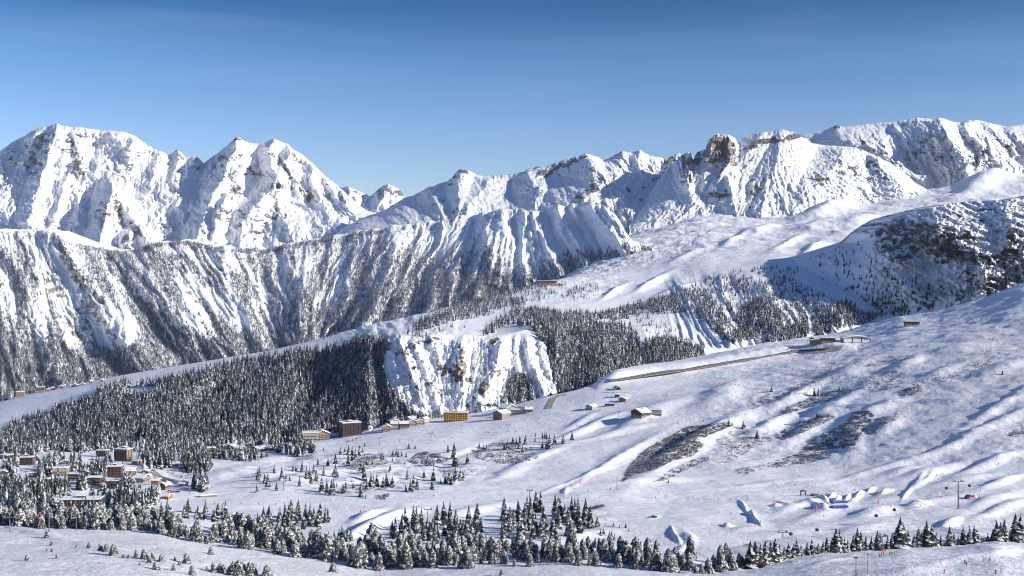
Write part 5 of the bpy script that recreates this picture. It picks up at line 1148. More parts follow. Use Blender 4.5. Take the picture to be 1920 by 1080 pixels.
chalet('near', 343, 912, 14, 8, 'tan', 'low tan chalet buried in snow right of the bend of the road', .2, .8, 1, 2, True, VG)
block('near', 150, 957, 72, 20, 'red', 'long red-brown hotel with a wide snowy roof behind the near pines', .04, .35, 3, 10, 'hotel')
block('near', 106, 951, 22, 9, 'dark', 'low dark annexe with snowy roof at the left end of the long hotel', .15, .5, 1, 3, 'annexe')
chalet('near', 205, 935, 12, 9, 'yellow', 'small yellow-walled house beside the car park in the village', .3, .8, 2, 2, True, VG)
for i, (a, b, c_, d_, m_, l_) in enumerate([(432, 843, 18, 9, 'wood', 'brown snow-roofed chalet, leftmost at the top edge of the wood'), (449, 845, 16, 8, 'tan', 'pale snow-roofed chalet, second from left at the top edge of the wood'), (486, 846, 24, 8, 'wood', 'wide brown snow-roofed chalet, third from left at the top edge of the wood'), (466, 838, 12, 7, 'dark', 'small dark snow-roofed chalet standing behind the others at the top edge of the wood')]):
    chalet('near', a, b, c_, d_, m_, l_, .2 * i - .2, .8, 2, 3, True, 'chalets at the top edge of the wood')
chalet('near', 580, 829, 28, 17, 'cream', 'left wing of the big chalet hotel, with a huge sloping snow roof', .15, .9, 3, 4, False, 'wings of the big chalet hotel', name='hotel')
chalet('near', 601, 826, 26, 19, 'tan', 'gabled right wing of the big chalet hotel, with timber balconies', .35, .9, 4, 5, True, 'wings of the big chalet hotel', name='hotel')
chalet('near', 622, 822, 22, 10, 'dark', 'low dark chalet with snowy roof between the chalet hotel and brown tower block', .2, .8, 1, 3, True, None)
block('near', 655, 818, 36, 25, 'red', 'tall square red-brown hotel block at the foot of the wooded hill', .45, .75, 6, 7, 'hotel')
for i, (a, b, c_, d_, r_, l_) in enumerate([(724, 810, 15, 13, .2, 'leftmost pale chalet of the row at the foot of the white cliff'), (741, 806, 15, 15, .4, 'second chalet from the left in the row at the foot of the white cliff'), (757, 804, 15, 13, .5, 'third chalet from the left in the row at the foot of the white cliff'), (771, 800, 14, 13, .4, 'fourth chalet from the left in the row at the foot of the white cliff'), (784, 798, 14, 12, .5, 'fifth chalet from the left in the row at the foot of the white cliff'), (796, 795, 12, 12, .4, 'rightmost chalet of the row at the foot of the white cliff'), (770, 794, 14, 12, .3, 'taller chalet standing behind the middle of the row under the white cliff'), (738, 798, 16, 12, .3, 'chalet standing behind the left end of the row under the white cliff')]):
    chalet('near', a, b, c_, d_, ('tan', 'cream', 'wood', 'tan')[i % 4], l_, r_, 1.0, 2, 3, True, 'row of chalets at the foot of the white cliff')
block('near', 855, 790, 44, 16, 'yellow', 'bright ochre-yellow hotel with rows of balconies below the white cliff', -.12, .35, 4, 10, 'hotel', 'orange')
chalet('near', 940, 787, 22, 17, 'stone', 'large grey stone chalet with steep snow roof right of the yellow hotel', .45, 1.0, 3, 4, True, 'grey chalets right of the yellow hotel')
chalet('near', 951, 772, 24, 13, 'stone', 'grey chalet on the bank above and behind the large stone one', -.3, .8, 2, 4, True, 'grey chalets right of the yellow hotel')
chalet('near', 972, 777, 26, 8, 'grey', 'long low grey building right of the large stone chalet', -.1, .5, 1, 5, False, 'grey chalets right of the yellow hotel')
chalet('near', 992, 773, 15, 9, 'wood', 'small brown chalet at the right end of the grey stone group', -.4, .9, 2, 2, True, None)
chalet('near', 1109, 768, 15, 9, 'grey', 'small pale hut with one steep snowy roof on the open slope', -.7, 1.0, 1, 2, True, None, name='hut')
chalet('near', 1143, 762, 18, 5, 'wood', 'low long brown hut half buried in snow left of the snow tunnel', -.1, .4, 1, 4, False, None, name='hut')
chalet('near', 1169, 753, 14, 8, 'orange', 'brown log hut beside the dark mouth of the snow tunnel', -.5, .8, 1, 2, True, None, name='hut')
chalet('near', 1202, 781, 28, 14, 'dark', 'mountain restaurant with dark gable and big snow roof on the open slope', -.9, .8, 1, 4, True, None, name='restaurant')
chalet('near', 1230, 779, 22, 10, 'grey', 'grey striped annexe at the right of the mountain restaurant', -.15, .6, 1, 5, False, None, name='annexe')
chalet('near', 1711, 611, 26, 8, 'dark', 'low dark lift station on the crest beside the uppermost pylon', -.1, .5, 1, 5, False, None, name='lift_station')
chalet('near', 1553, 642, 26, 8, 'dark', 'dark airport building with snowy roof left of the arched hangar', -.1, .5, 1, 5, False, None, name='airport_building')
chalet('near', 1532, 646, 20, 8, 'orange', 'orange-brown airport building beside the control tower', -.1, .5, 1, 4, False, None, name='airport_building')
block('near', 1522, 646, 6, 13, 'green', 'small green control tower at the end of the runway', 0, 1, 3, 2, 'control_tower')
chalet('plat', 1026, 534, 34, 7, 'red', 'long red-brown mountain restaurant at the edge of the dark far wood', .1, .4, 1, 6, False, None, name='restaurant')
chalet('plat', 1047, 536, 16, 5, 'orange', 'small orange-brown annexe right of the far mountain restaurant', .1, .5, 1, 3, True, None, name='annexe')
LAY['plat'].at3(36, 755)
for i, (a, b, c_, d_, m_) in enumerate([(37, 742, 18, 11, 'tan'), (75, 732, 17, 9, 'wood'), (90, 731, 8, 5, 'cream'), (98, 729, 8, 5, 'wood'), (114, 726, 11, 6, 'tan'), (139, 722, 14, 4, 'wood'), (154, 720, 10, 4, 'cream'), (170, 716, 8, 5, 'wood'), (192, 713, 9, 4, 'tan'), (10, 748, 12, 6, 'wood')]):
    chalet('plat', a, min(b + 3, 770), c_ * .8, d_ * .75 + 2, m_, 'far chalet, {} from left, in the lower village beyond the long piste'.format(ordinal(sorted([37, 75, 90, 98, 114, 139, 154, 170, 192, 10]).index(a) + 1)), .2, .6, 2, 2, d_ < 8, 'far lower village chalets')
for a, b, c_, d_, m_, l_ in [(60, 895, 15, 8, 'tan', 'small pale chalet between trees at the left of the village, below the red-brown block'), (85, 907, 14, 8, 'wood', 'small brown chalet just above the tall spruce hedge at far left'), (30, 868, 16, 7, 'cream', 'pale low chalet up at the far left edge of the wood'), (160, 882, 14, 8, 'wood', 'small brown chalet between the pale cream one and tall lodge'), (255, 872, 14, 7, 'tan', 'small tan chalet right below the tallest village block'), (271, 888, 14, 7, 'wood', 'brown chalet above the grey stone one near the road'),
        (225, 927, 18, 8, 'tan', 'low tan house with flat snow roof right of the yellow-walled one'), (120, 870, 16, 7, 'wood', 'low brown chalet above the hidden pale cream chalet'), (330, 874, 16, 7, 'wood', 'brown chalet at the right margin of the village wood'), (30, 905, 16, 8, 'cream', 'pale chalet above the left end of the tall spruce hedge'), (285, 927, 15, 7, 'stone', 'small stone chalet left of the bright orange hut'), (10, 860, 18, 6, 'dark', 'dark low chalet in the top left corner of the village'), (395, 847, 16, 7, 'tan', 'tan chalet left of the row at the top edge of the wood'), (540, 840, 14, 7, 'wood', 'brown chalet left of the big chalet hotel'), (508, 844, 13, 7, 'tan', 'small tan chalet, last right one along the top edge of the wood')]:
    chalet('near', a, b, c_, d_, m_, l_, rt.uniform(-.5, .5), .8, 2, 3, rt.random() < .5, VG)
# ---- arched hangar
p = surf('near', 1606, 643); k = p[1] / FPX; w = 50 * k; H = 7.0; d = 26
hg = tag(empty('hangar', (p[0], p[1] + 8, p[2] + 1.5), -.06), 'wide arched hangar with white doors and a snow-covered roof', 'hangar')
pr = [(-w / 2 + w * i / 14, H + 4.2 * (1 - (2 * i / 14 - 1) ** 2)) for i in range(15)]
part('wall', MB().prism([(-w / 2, -5)] + pr + [(w / 2, -5)], -d / 2, d / 2), [M['grey']], hg)
part('roof', MB().prism([(x * 1.05, z + .05) for x, z in pr] + [(x * 1.05, z + 1.1) for x, z in pr[::-1]], -d / 2 - 2.5, d / 2 + 2), [SN], hg)
for i in range(3):
    part('door', MB().box(-w / 2 + w * i / 3 + .8, -w / 2 + w * (i + 1) / 3 - .8, -d / 2 - .25, -d / 2 - .02, 0, H - .6), [M['white']], hg)
for i in range(4):
    x = -w / 2 + w * i / 3; part('pillar', MB().box(x - .6, x + .6, -d / 2 - .5, -d / 2 - .01, -4, H + (0 if i in (0, 3) else 3)), [M['dark']], hg)
# ---- runway, roads
def strip(name, key, pts, wid, mat, lift=.35, flat=False, label=None):
    P = []
    for x, y in pts:
        q = surf(key, x, y)
        if q: P.append(Vector(q))
    C2 = []
    for i in range(len(P) - 1):
        n = max(2, int((P[i + 1] - P[i]).length / 8))
        for j in range(n): C2.append(P[i].lerp(P[i + 1], j / n))
    C2.append(P[-1]); L = LAY[key]; v = []; f = []
    z_s = gsm(np.array([c.z for c in C2]), 3)
    for i, c in enumerate(C2):
        t = (C2[min(i + 1, len(C2) - 1)] - C2[max(i - 1, 0)]); t.z = 0; t.normalize(); nn = Vector((-t.y, t.x, 0))
        for s_ in (-1, -.5, 0, .5, 1):
            q = c + nn * wid / 2 * s_
            if flat: z = z_s[i]
            else: z = L.byD(q.x / q.y * FPX + CX, q.y)[2]
            v.append((q.x, q.y, z + lift))
    for i in range(len(C2) - 1):
        for j in range(4): a = i * 5 + j; f.append((a, a + 1, a + 6, a + 5))
    # side skirts so that the strip is a solid body
    n0 = len(v)
    for i in range(len(C2)):
        for s_ in (0, 4): x, y, z = v[i * 5 + s_]; v.append((x, y, z - 1.2))
    for i in range(len(C2) - 1):
        a, b = i * 5, n0 + i * 2; f.append((a, a + 5, b + 2, b)); f.append((a + 4, b + 1, b + 3, a + 9))
    o = part(name, MB().add(v, f), [mat], None); o['kind'] = 'structure'; return o
strip('runway', 'near', [(1140, 713), (1160, 710), (1280, 693), (1400, 673), (1500, 656), (1560, 652)], 26, M['asphalt'], .5, True)
strip('apron', 'near', [(1515, 661), (1540, 658), (1578, 653)], 40, M['dirt'], .7)
strip('road', 'near', [(1028, 766), (1033, 756), (1037, 748), (1048, 742), (1062, 740)], 11, M['dirt'], .6)
strip('road', 'near', [(1000, 768), (975, 764), (955, 762)], 8, M['dirt'], .6)
strip('road', 'near', [(280, 868), (286, 882), (296, 892), (315, 900), (340, 905), (360, 912)], 7, M['dirt'], .45)
strip('road', 'near', [(500, 878), (620, 881), (760, 880), (860, 878)], 4, MAT['snow'], .4)
pw = strip('path', 'near', [(1545, 762), (1600, 760), (1700, 755), (1800, 747), (1920, 732), (1990, 724)], 3.5, MAT['snow'], .25)
# ---- snow tunnel
p = surf('near', 1158, 731)
tn = tag(empty('tunnel', (p[0], p[1], p[2] - .5), .2), 'dark round mouth of the piste tunnel under the runway bank', 'tunnel')
ring = MB(); K = 14
for i in range(K):
    a, b = pi * i / K, pi * (i + 1) / K
    ring.add([(cos(q) * R, y, sin(q) * R * 1.15) for q in (a, b) for R in (4.2, 5.2) for y in (-3, 10)], [(0, 1, 5, 4), (2, 6, 7, 3), (0, 4, 6, 2), (1, 3, 7, 5)])
part('portal', ring, [M['steel']], tn); part('dark_plug', MB().prism([(cos(pi * i / K) * 4.15, sin(pi * i / K) * 4.7) for i in range(K + 1)], -1.5, 9.5), [M['black']], tn)  # solid black body painted in for the shade inside the tunnel
p = surf('near', 1157, 745)
pond = tag(empty('culvert', (p[0], p[1], p[2] + .3), .1), 'black rectangular culvert opening just below the tunnel mouth', 'culvert')
part('opening', MB().box(-3.6, 3.6, -1, 3, -1, 4.5), [M['black']], pond); part('lintel', MB().box(-4.4, 4.4, -1.6, 3.5, 4.51, 5.4), [SN], pond)  # solid black box stands for the shade within the opening
# ---- lift pylons
PY = {}
def pylon(key, px, py, top, label, arm=5.2, group='lift pylons', r=.55, mat='steel', D=None, y=None, dbl=False):
    p = surf(key, px, py) if D is None else LAY[key].byD(px, D)
    h = (HY - top) / FPX * p[1] - p[2]
    e = tag(empty('lift_pylon', (p[0], p[1], p[2] - .3), .25), label, 'lift pylon', group)
    part('mast', MB().tube((0, 0, -1), (0, 0, h), r, r * .6, 10), [M[mat]], e, smooth=False)
    part('foundation', MB().box(-r * 1.8, r * 1.8, -r * 1.8, r * 1.8, -.8, .5), [M['stone']], e)
    part('crossarm', MB().box(-arm / 2, arm / 2, -.28, .28, h - .5, h + .05), [M[mat]], e)
    for s_ in (-1, 1) if arm > 2.5 else ():
        m = MB(); m.box(s_ * arm / 2 - .18, s_ * arm / 2 + .18, -2.2, 2.2, h - .25, h + .45)
        for q in (-1.7, -.6, .6, 1.7): m.tube((s_ * arm / 2 - .25, q, h + .35), (s_ * arm / 2 + .25, q, h + .35), .42, k=8)
        part('sheave_train', m, [M[mat]], e)
    if dbl: part('ladder_frame', MB().box(-arm / 2 + .4, arm / 2 - .4, -.15, .15, h + 1.1, h + 1.4).box(-arm / 2 + .5, -arm / 2 + .7, -.1, .1, h + .06, h + 1.09).box(arm / 2 - .7, arm / 2 - .5, -.1, .1, h + .06, h + 1.09), [M[mat]], e)
    return Vector((p[0], p[1], p[2] + h)), arm
T1 = pylon('near', 1797, 953, 902, 'tallest lift pylon, standing in the snow park at the right', 7.5, dbl=True, r=.8)
T2 = pylon('near', 1468, 1040, 997, 'pylon rising from behind the near spruces, right of the snow park berms', 6.5, dbl=True, r=.6)
T3 = pylon('knoll', 1605, 1079, 1043, 'thin brown pole with a short crossbar on the near snow at the bottom edge', 2.0, None, .2, 'wood')
T4 = pylon('knoll', 1627, 1076, 1037, 'thin bare brown pole just right of the one with a crossbar', .6, None, .14, 'wood')
T5 = pylon('near', 993, 944, 919, 'pylon standing above the right grove of dark spruces', 5.5, dbl=True)
for a, b, c_, l_, am in [(1160, 795, 771, 'dark pylon on the open slope left of the mountain restaurant', 3.5), (712, 836, 820, 'pylon on the village piste right of the square brown hotel', 5), (808, 826, 812, 'pylon on the village piste below the yellow hotel, left of centre', 5), (953, 809, 796, 'pylon on the village piste below the grey stone chalets', 5),
    (650, 838, 827, 'pylon on the village piste just below the square brown hotel', 5), (802, 979, 954, 'pylon behind the left grove of dark spruces', 6), (833, 884, 871, 'slim pale pylon among the loose valley trees, right one', 3), (532, 920, 903, 'slim pale pylon among the loose valley trees, left one', 3),
    (355, 925, 910, 'slim pale pylon beside the spruces right of the village', 3), (598, 1006, 990, 'slim pylon at the right end of the dense spruce row', 3), (1858, 658, 636, 'pylon high on the right-hand slope near the edge', 6), (1671, 731, 711, 'leaning thin pylon in the scrub of the right-hand slope', 3.5),
    (1838, 921, 909, 'small pylon behind the yellow arch in the snow park', 4), (1247, 750, 740, 'short pylon above the shaded hollow behind the mountain restaurant', 5), (1157, 919, 896, 'slim pylon with a red pad below the large dark scrub patch', 1.6), (1733, 607, 589, 'pylon beside the low lift station on the crest', 3.5), (1372, 853, 838, 'thin pylon in the scrub right of the large dark patch', 2)]:
    pylon('near', a, b, c_, l_, am, r=.38)
pylon('plat', 1108, 545, 536, 'distant pylon on the far white piste', 4, r=.5); pylon('plat', 448, 676, 662, 'distant pylon on the ridge of the long piste, in front of the gullied wall', 5, r=.5)
pylon('knoll', 18, 997, 968, 'grey pylon at the bottom left, near the edge of the photo', 5.5, r=.35); pylon('knoll', 92, 992, 955, 'grey pylon among the frosted pines at bottom left', 5, r=.35, D=655)
pylon('knoll', 143, 992, 965, 'short pale pylon in the frosted pines, third from bottom left', 3, r=.25, D=668)
pylon('knoll', 1655, 1036, 1004, 'pale slender pylon hidden among the spruces of the near ridge', 4, r=.22)
# gondola rope and cabins
a0 = T1[0] + Vector((-3.2, 0, .5)); b0 = T2[0] + Vector((-2.8, 0, .5)); c0 = Vector((((1920 - CX) / FPX) * 1300, 1300, (HY - 878) / FPX * 1300)); d0 = Vector((((1240 - CX) / FPX) * 820, 820, (HY - 1062) / FPX * 820))
rope = MB()
def sag(a, b, t, s_=7.0): q = a.lerp(b, t); q.z -= s_ * 4 * t * (1 - t); return q
for A_, B_ in ((c0, a0), (a0, b0), (b0, d0)):
    pr_ = None
    for i in range(15):
        q = sag(A_, B_, i / 14)
        if pr_ is not None: rope.tube(pr_, q, .07, k=4)
        pr_ = q
o = part('haul_rope', rope, [M['steel']], None); tag(o, 'thin haul rope of the cabin lift crossing above the snow park', 'cable')
def cabin(pos, label):
    e = tag(empty('gondola_cabin', pos, .8), label, 'gondola cabin', 'cabins of the lift over the snow park')
    part('hanger', MB().tube((0, 0, 0), (0, 0, -2.2), .1, k=6), [M['steel']], e)
    b = MB(); b.prism([(-.95, -4.2), (.95, -4.2), (1.15, -3.4), (1.0, -2.3), (.6, -2.1), (-.6, -2.1), (-1.0, -2.3), (-1.15, -3.4)], -1.0, 1.0)
    part('body', b, [M['dark']], e)
    for s_ in (-1, 1): part('window', MB().box(-.8, .8, s_ * 1.0 + (0 if s_ > 0 else -.03), s_ * 1.0 + (.03 if s_ > 0 else 0), -3.3, -2.4), [M['glass']], e)
for (x, A_, B_, l_) in [(1483, b0, a0, 'just right of the pylon behind the near spruces'), (1532, b0, a0, 'second right of that pylon, over the smooth snow'), (1643, b0, a0, 'over the shaded snow bank left of centre line'), (1677, b0, a0, 'over the piste below the blue airbags'), (1775, b0, a0, 'close to the left of the tallest pylon'),
                        (1818, a0, c0, 'just above and right of the tallest pylon'), (1913, a0, c0, 'at the right edge of the photo'), (1379, b0, d0, 'left of the pylon behind the near spruces'), (1307, b0, d0, 'lowest one, above the bottom spruces')]:
    tt = 0.5
    lo, hi = 0., 1.
    for _ in range(30):
        tt = (lo + hi) / 2; q = sag(A_, B_, tt); xx = q.x / q.y * FPX + CX
        if (xx < x) == (A_.x / A_.y < B_.x / B_.y): lo = tt
        else: hi = tt
    cabin(sag(A_, B_, tt), 'dark gondola cabin ' + l_)
# chair lift over the bottom left and centre
CHM = None
def chair(px, py, D, label, col):
    pos = Vector(P3(px, py, D)); e = tag(empty('lift_chair', pos, 1.0, .55), label, 'lift chair', 'chairs of the chairlifts')
    part('hanger', MB().tube((0, 0, 2.6), (0, .3, -.2), .06, k=5), [M['steel']], e)
    part('seat', MB().box(-1.6, 1.6, -.5, .1, -.9, -.75), [M['black']], e); part('backrest', MB().box(-1.6, 1.6, .1, .2, -.9, -.1), [M[col]], e)
for a, b, D, l_, c_ in [(74, 961, 650, 'lift chair with a red back, left of the two over the bottom-left pines', 'redp'), (59, 971, 640, 'lift chair with bright red back low over the bottom-left snow', 'redp'), (97, 965, 650, 'lift chair with a green back beside the bottom-left pylon', 'green'), (139, 970, 650, 'lift chair with a yellow-green back right of the bottom-left pylons', 'yel'),
                        (1017, 924, 1080, 'dark lift chair right of the pylon above the right grove', 'black'), (892, 953, 1080, 'dark lift chair, the right one of three over the tips of the grove', 'black'), (848, 959, 1080, 'dark lift chair, the middle one of three over the tips of the grove', 'black'), (826, 957, 1080, 'dark lift chair, the left one of three over the tips of the grove', 'black'), (1077, 915, 1100, 'dark lift chair above the piste crossing at the centre', 'black')]:
    chair(a, b, D, l_, c_)
# ---- piste markers
mk = MB(); mk.tube((0, 0, -.3), (0, 0, 2.6), .09, k=6); mkm = mk.mesh('pole', [M['redp']])
fl = MB(); fl.box(-.42, .42, -.25, .25, .2, 1.3); flm = fl.mesh('pad', [M['redp']])
MKS = [('near', q) for q in [(1404, 687), (1379, 722), (1443, 703), (1473, 703), (1318, 720), (1336, 728), (1385, 722), (1555, 642), (1509, 666), (1570, 676), (1631, 647), (1691, 628), (1756, 613), (1448, 703), (1487, 703), (1230, 730), (1318, 790), (1276, 767), (1174, 767), (1110, 771), (1068, 783), (1040, 789), (1012, 803), (985, 788), (1024, 797), (1061, 800), (1072, 775),
       (1132, 809), (1087, 839), (1022, 865), (884, 884), (813, 931), (967, 810), (848, 821), (865, 799), (834, 829), (773, 824), (750, 825), (749, 828), (690, 831), (634, 833), (1319, 789), (1200, 763), (1174, 757), (1157, 753), (1220, 787), (1246, 793), (1241, 799), (1319, 790), (1300, 758), (1229, 934), (1290, 937), (1347, 938), (1370, 938), (1400, 938), (1451, 934), (1550, 926),
       (1603, 920), (1712, 902), (1756, 893), (1818, 880), (1872, 871), (1646, 944), (1529, 960), (1765, 933), (1519, 1024), (1543, 1023), (1595, 1010), (1769, 1003), (1817, 989), (1867, 978), (1914, 966), (1800, 700 + 165), (1089, 908), (1104, 921), (1158, 918), (1145, 918), (402, 946), (419, 946), (452, 946), (485, 946), (517, 947), (549, 949), (676, 960), (683, 952), (1352, 868), (715, 842), (1340, 698), (1272, 795), (1500, 745)]]
MKS = list(dict.fromkeys(MKS)); mroot = None
MKS.sort(key=lambda q: q[1][0])
zone = lambda x, y: 'on the village piste' if y < 850 and x < 1060 else ('on the long slope under the runway' if y < 800 else ('in the snow park and its edges' if x > 1200 else 'along the wide lower piste'))
cnt = {}
for kx, (a, b) in MKS:
    z_ = zone(a, b); cnt[z_] = cnt.get(z_, 0) + 1
    q = surf(kx, a, b)
    if mroot is None:
        mroot = empty('piste_marker', q, 0); part('pole', mkm, None, mroot); part('pad', flm, None, mroot); r_ = mroot
    else: r_ = copy_tree(mroot); r_.location = q
    r_.scale = (1.15,) * 3
    tag(r_, 'small red piste marker, {} from left of those {}'.format(ordinal(cnt[z_]), z_), 'piste marker', 'red markers ' + z_)
fmk = empty('piste_marker', surf('plat', 1152, 521), 0); part('pole', mkm, None, fmk); part('pad', flm, None, fmk); tag(fmk, 'distant red piste marker at the upper edge of the far white piste', 'piste marker')
# ---- feather banners
for a, b, c_, l_ in [(1725, 953, 'pink', 'pink feather banner in the snow park, the leftmost pink one'), (1750, 960, 'pink', 'pink feather banner in the snow park, the middle one'), (1791, 950, 'pink', 'pink feather banner just left of the tallest pylon'), (1783, 996, 'violet', 'violet feather banner above the near ridge of spruces'), (1801, 953, 'violet', 'violet pad wrapped at the foot of the tallest pylon'),
                    (1402, 937, 'violet', 'violet feather banner above the curved berm'), (1425, 984, 'violet', 'violet feather banner right of the small kicker'), (1285, 1012, 'violet', 'violet feather banner at the left entry of the lower berm'), (1761, 930, 'yel', 'yellow feather banner beside the red one in the snow park'), (1530, 957, 'redp', 'red feather banner below the start arch'), (1646, 944, 'redp', 'tall red banner right of the blue airbags')]:
    q = surf('near', a, b); e = tag(empty('feather_banner', q, .3), l_, 'banner', 'feather banners of the snow park')
    part('pole', MB().tube((0, 0, -.3), (0, 0, 4.2), .06, k=5), [M['steel']], e)
    part('cloth', MB().prism([(0.07, .5), (.95, .6), (1.05, 2.8), (.7, 3.9), (.07, 4.3)], -.03, .03), [M[c_]], e)
# ---- snow park: arch, airbags, inflatable, round wooden pen
q = surf('near', 1506, 929); e = tag(empty('start_arch', q, .1), 'dark red start arch above the blue airbags', 'arch')
part('roof', MB().prism([(-3.0, 4.0), (3.0, 4.0), (2.2, 5.0), (0, 5.6), (-2.2, 5.0)], -1.2, 1.2), [M['red']], e)
for s_ in (-1, 1): part('leg', MB().box(s_ * 2.4 - .35, s_ * 2.4 + .35, -.9, .9, -.5, 4.0), [M['dark']], e)
for a, b, l_ in ((1573, 943, 'upper of the two long blue airbags in the snow park'), (1574, 952, 'lower of the two long blue airbags in the snow park')):
    q = surf('near', a, b); e = tag(empty('airbag', q, .22), l_, 'airbag', 'blue airbags')
    part('cushion', MB().prism([(-7.5, 0), (7.5, 0), (7.8, 1.6), (6.8, 2.2), (-6.8, 1.8), (-7.8, 1.6)], -2.2, 2.2), [M['blue']], e); part('top_sheet', MB().prism([(-6.7, 1.83), (6.7, 2.23), (6.6, 2.32), (-6.6, 1.95)], -2.1, 2.1), [M['grey']], e)
q = surf('near', 1822, 934); e = tag(empty('inflatable_lounge', q, .1), 'dark chill-out hut with a pink banner and yellow inflatable arch', 'hut')
part('hut', MB().prism([(-6, 0), (1, 0), (1, 2.0), (-1, 3.0), (-4, 3.0), (-6, 1.6)], -2, 2), [M['dark']], e)
part('banner', MB().box(-3.6, .8, -2.3, -2.1, .2, 1.5), [M['pink']], e); part('dome', MB().ball((2.8, 0, .8), 2.2, 2, 2.2), [M['white']], e)
part('arch', MB().tube((1.5, -2.4, .2), (5.4, -2.2, .6), .42).tube((5.4, -2.2, .6), (6.6, -2.2, 1.6), .42).tube((6.6, -2.2, 1.6), (6.4, -2.2, 4.6), .35, .15), [M['yel']], e)
q = surf('near', 1268, 1035); e = tag(empty('round_pen', q, 0), 'low round brown wooden wall topped with snow on the lower piste', 'pen')
rm = MB(); rs_ = MB()
for i in range(16):
    a, b = 2 * pi * i / 16, 2 * pi * (i + 1) / 16
    for (m_, r0, r1, z0, z1) in ((rm, 2.9, 3.3, -.8, 1.3), (rs_, 2.7, 3.5, 1.31, 1.8)):
        m_.add([(cos(t) * r, sin(t) * r, z) for t in (a, b) for r in (r0, r1) for z in (z0, z1)], [(0, 4, 5, 1), (2, 3, 7, 6), (1, 5, 7, 3), (0, 2, 6, 4)])
part('wall', rm, [M['wood']], e); part('snow_cap', rs_, [SN], e)
q = surf('near', 1527, 929); e = tag(empty('groomer', q, .4), 'red-brown piste machine parked right of the start arch', 'piste machine')
def vehicle(e, body, L=4.2, W_=1.8, tr=False):
    part('body', MB().prism([(-L / 2, .35), (L / 2, .35), (L / 2, .9), (L * .28, 1.0), (L * .12, 1.5), (-L * .3, 1.55), (-L / 2, 1.0)], -W_ / 2, W_ / 2), [M[body]], e)
    part('window', MB().prism([(L * .24, 1.0), (L * .11, 1.42), (-L * .27, 1.46), (-L * .38, 1.02)], -W_ / 2 - .02, W_ / 2 + .02), [M['glass']], e)
    if tr:
        for s_ in (-1, 1): part('track', MB().box(-L / 2, L / 2, s_ * W_ / 2 - .3, s_ * W_ / 2 + .35, -.1, .7), [M['black']], e)
        part('blade', MB().box(L / 2 + .2, L / 2 + .5, -W_ * .8, W_ * .8, .1, 1.1), [M['steel']], e)
    else:
        for x in (-L * .3, L * .3):
            for y in (-W_ / 2, W_ / 2): part('wheel', MB().tube((x, y - .12, .34), (x, y + .12, .34), .34, k=10), [M['black']], e)
vehicle(e, 'red', 6, 3, True); e.scale = (1.1,) * 3
q = surf('near', 1585, 621); e = tag(empty('groomer', q, .2), 'yellow piste machine on the snow behind the arched hangar', 'piste machine'); vehicle(e, 'yel', 6, 3, True); e.scale = (1.1,) * 3
q = surf('near', 1226, 970); e = tag(empty('groomer', q, .2), 'small dark machine alone on the snow above the lower berm', 'piste machine'); vehicle(e, 'dark', 4, 2, True)
CARS = [('near', 150, 918, 'dark', 'dark car, leftmost in the village car park'), ('near', 158, 917, 'grey', 'grey car, second from left in the village car park'), ('near', 190, 921, 'black', 'black car at the right end of the village car park'), ('near', 318, 922, 'black', 'dark car, leftmost in the row beside the village road bend'), ('near', 326, 923, 'white', 'white car in the middle of the row beside the village road bend'), ('near', 334, 923, 'dark', 'brown car, rightmost in the row beside the village road bend'),
        ('near', 1527, 652, 'grey', 'grey car, left of two parked by the control tower'), ('near', 1534, 653, 'white', 'white car, right of two parked by the control tower'), ('near', 669, 823, 'red', 'red vehicle in front of the square brown hotel'), ('near', 676, 821, 'redp', 'bright red vehicle right of the one by the brown hotel'), ('near', 662, 826, 'redp', 'red-orange vehicle below the square brown hotel')]
cm = None
for key, a, b, c_, l_ in CARS:
    e = tag(empty('parked_car', surf(key, a, b), .3), l_, 'car', 'parked cars'); vehicle(e, c_)
def plane(px, py, label):
    q = surf('near', px, py); e = tag(empty('light_aircraft', (q[0], q[1], q[2] + 1.2), 2.0), label, 'aircraft', 'light aircraft beside the runway')
    part('fuselage', MB().tube((-3.5, 0, .6), (3, 0, 1.0), .35, .7, 10).tube((3, 0, 1.0), (4, 0, .9), .7, .25, 10), [M['white']], e); part('wing', MB().box(.6, 2.1, -5, 5, 1.6, 1.75), [M['dark']], e); part('tailfin', MB().prism([(-3.6, .6), (-2.5, .7), (-3.2, 2.2), (-3.8, 2.2)], -.06, .06), [M['red']], e)
plane(1481, 656, 'small aircraft parked at the far left of the apron'); plane(1496, 651, 'small aircraft parked nearer the control tower')
q = surf('near', 391, 932); e = tag(empty('log_pile', q, .35), 'long pile of pale timber under snow on the meadow right of the village', 'log pile')
lg = MB()
for i in range(4):
    for j in range(3): lg.tube((-8, -1.2 + .8 * i, .3 + .62 * j), (8, -1.2 + .8 * i, .3 + .62 * j), .33, k=7)
part('logs', lg, [M['tan']], e); part('snow_cap', MB().prism([(-8.2, 2.0), (8.2, 2.0), (7.6, 2.9), (-7.6, 3.1)], -1.7, 1.6), [SN], e)
q = surf('knoll', 1656, 1033); e = tag(empty('lift_hut', q, .1), 'small red hut between the spruces on the near ridge', 'hut'); e.scale = (.8, .8, .55); part('wall', MB().box(-1.8, 1.8, -1.2, 1.2, -1, 2), [M['redp']], e); part('roof', MB().box(-2.1, 2.1, -1.5, 1.5, 2.01, 2.4), [M['red']], e)
q = surf('near', 438, 968); e = tag(empty('hut', q, .1), 'tiny brown hut at the left end of the dense spruce row', 'hut'); part('wall', MB().box(-1.8, 1.8, -1.4, 1.4, -1, 2), [M['wood']], e); part('roof', MB().prism([(-2.3, 1.9), (2.3, 1.9), (0, 3.3)], -1.8, 1.8), [SN], e)
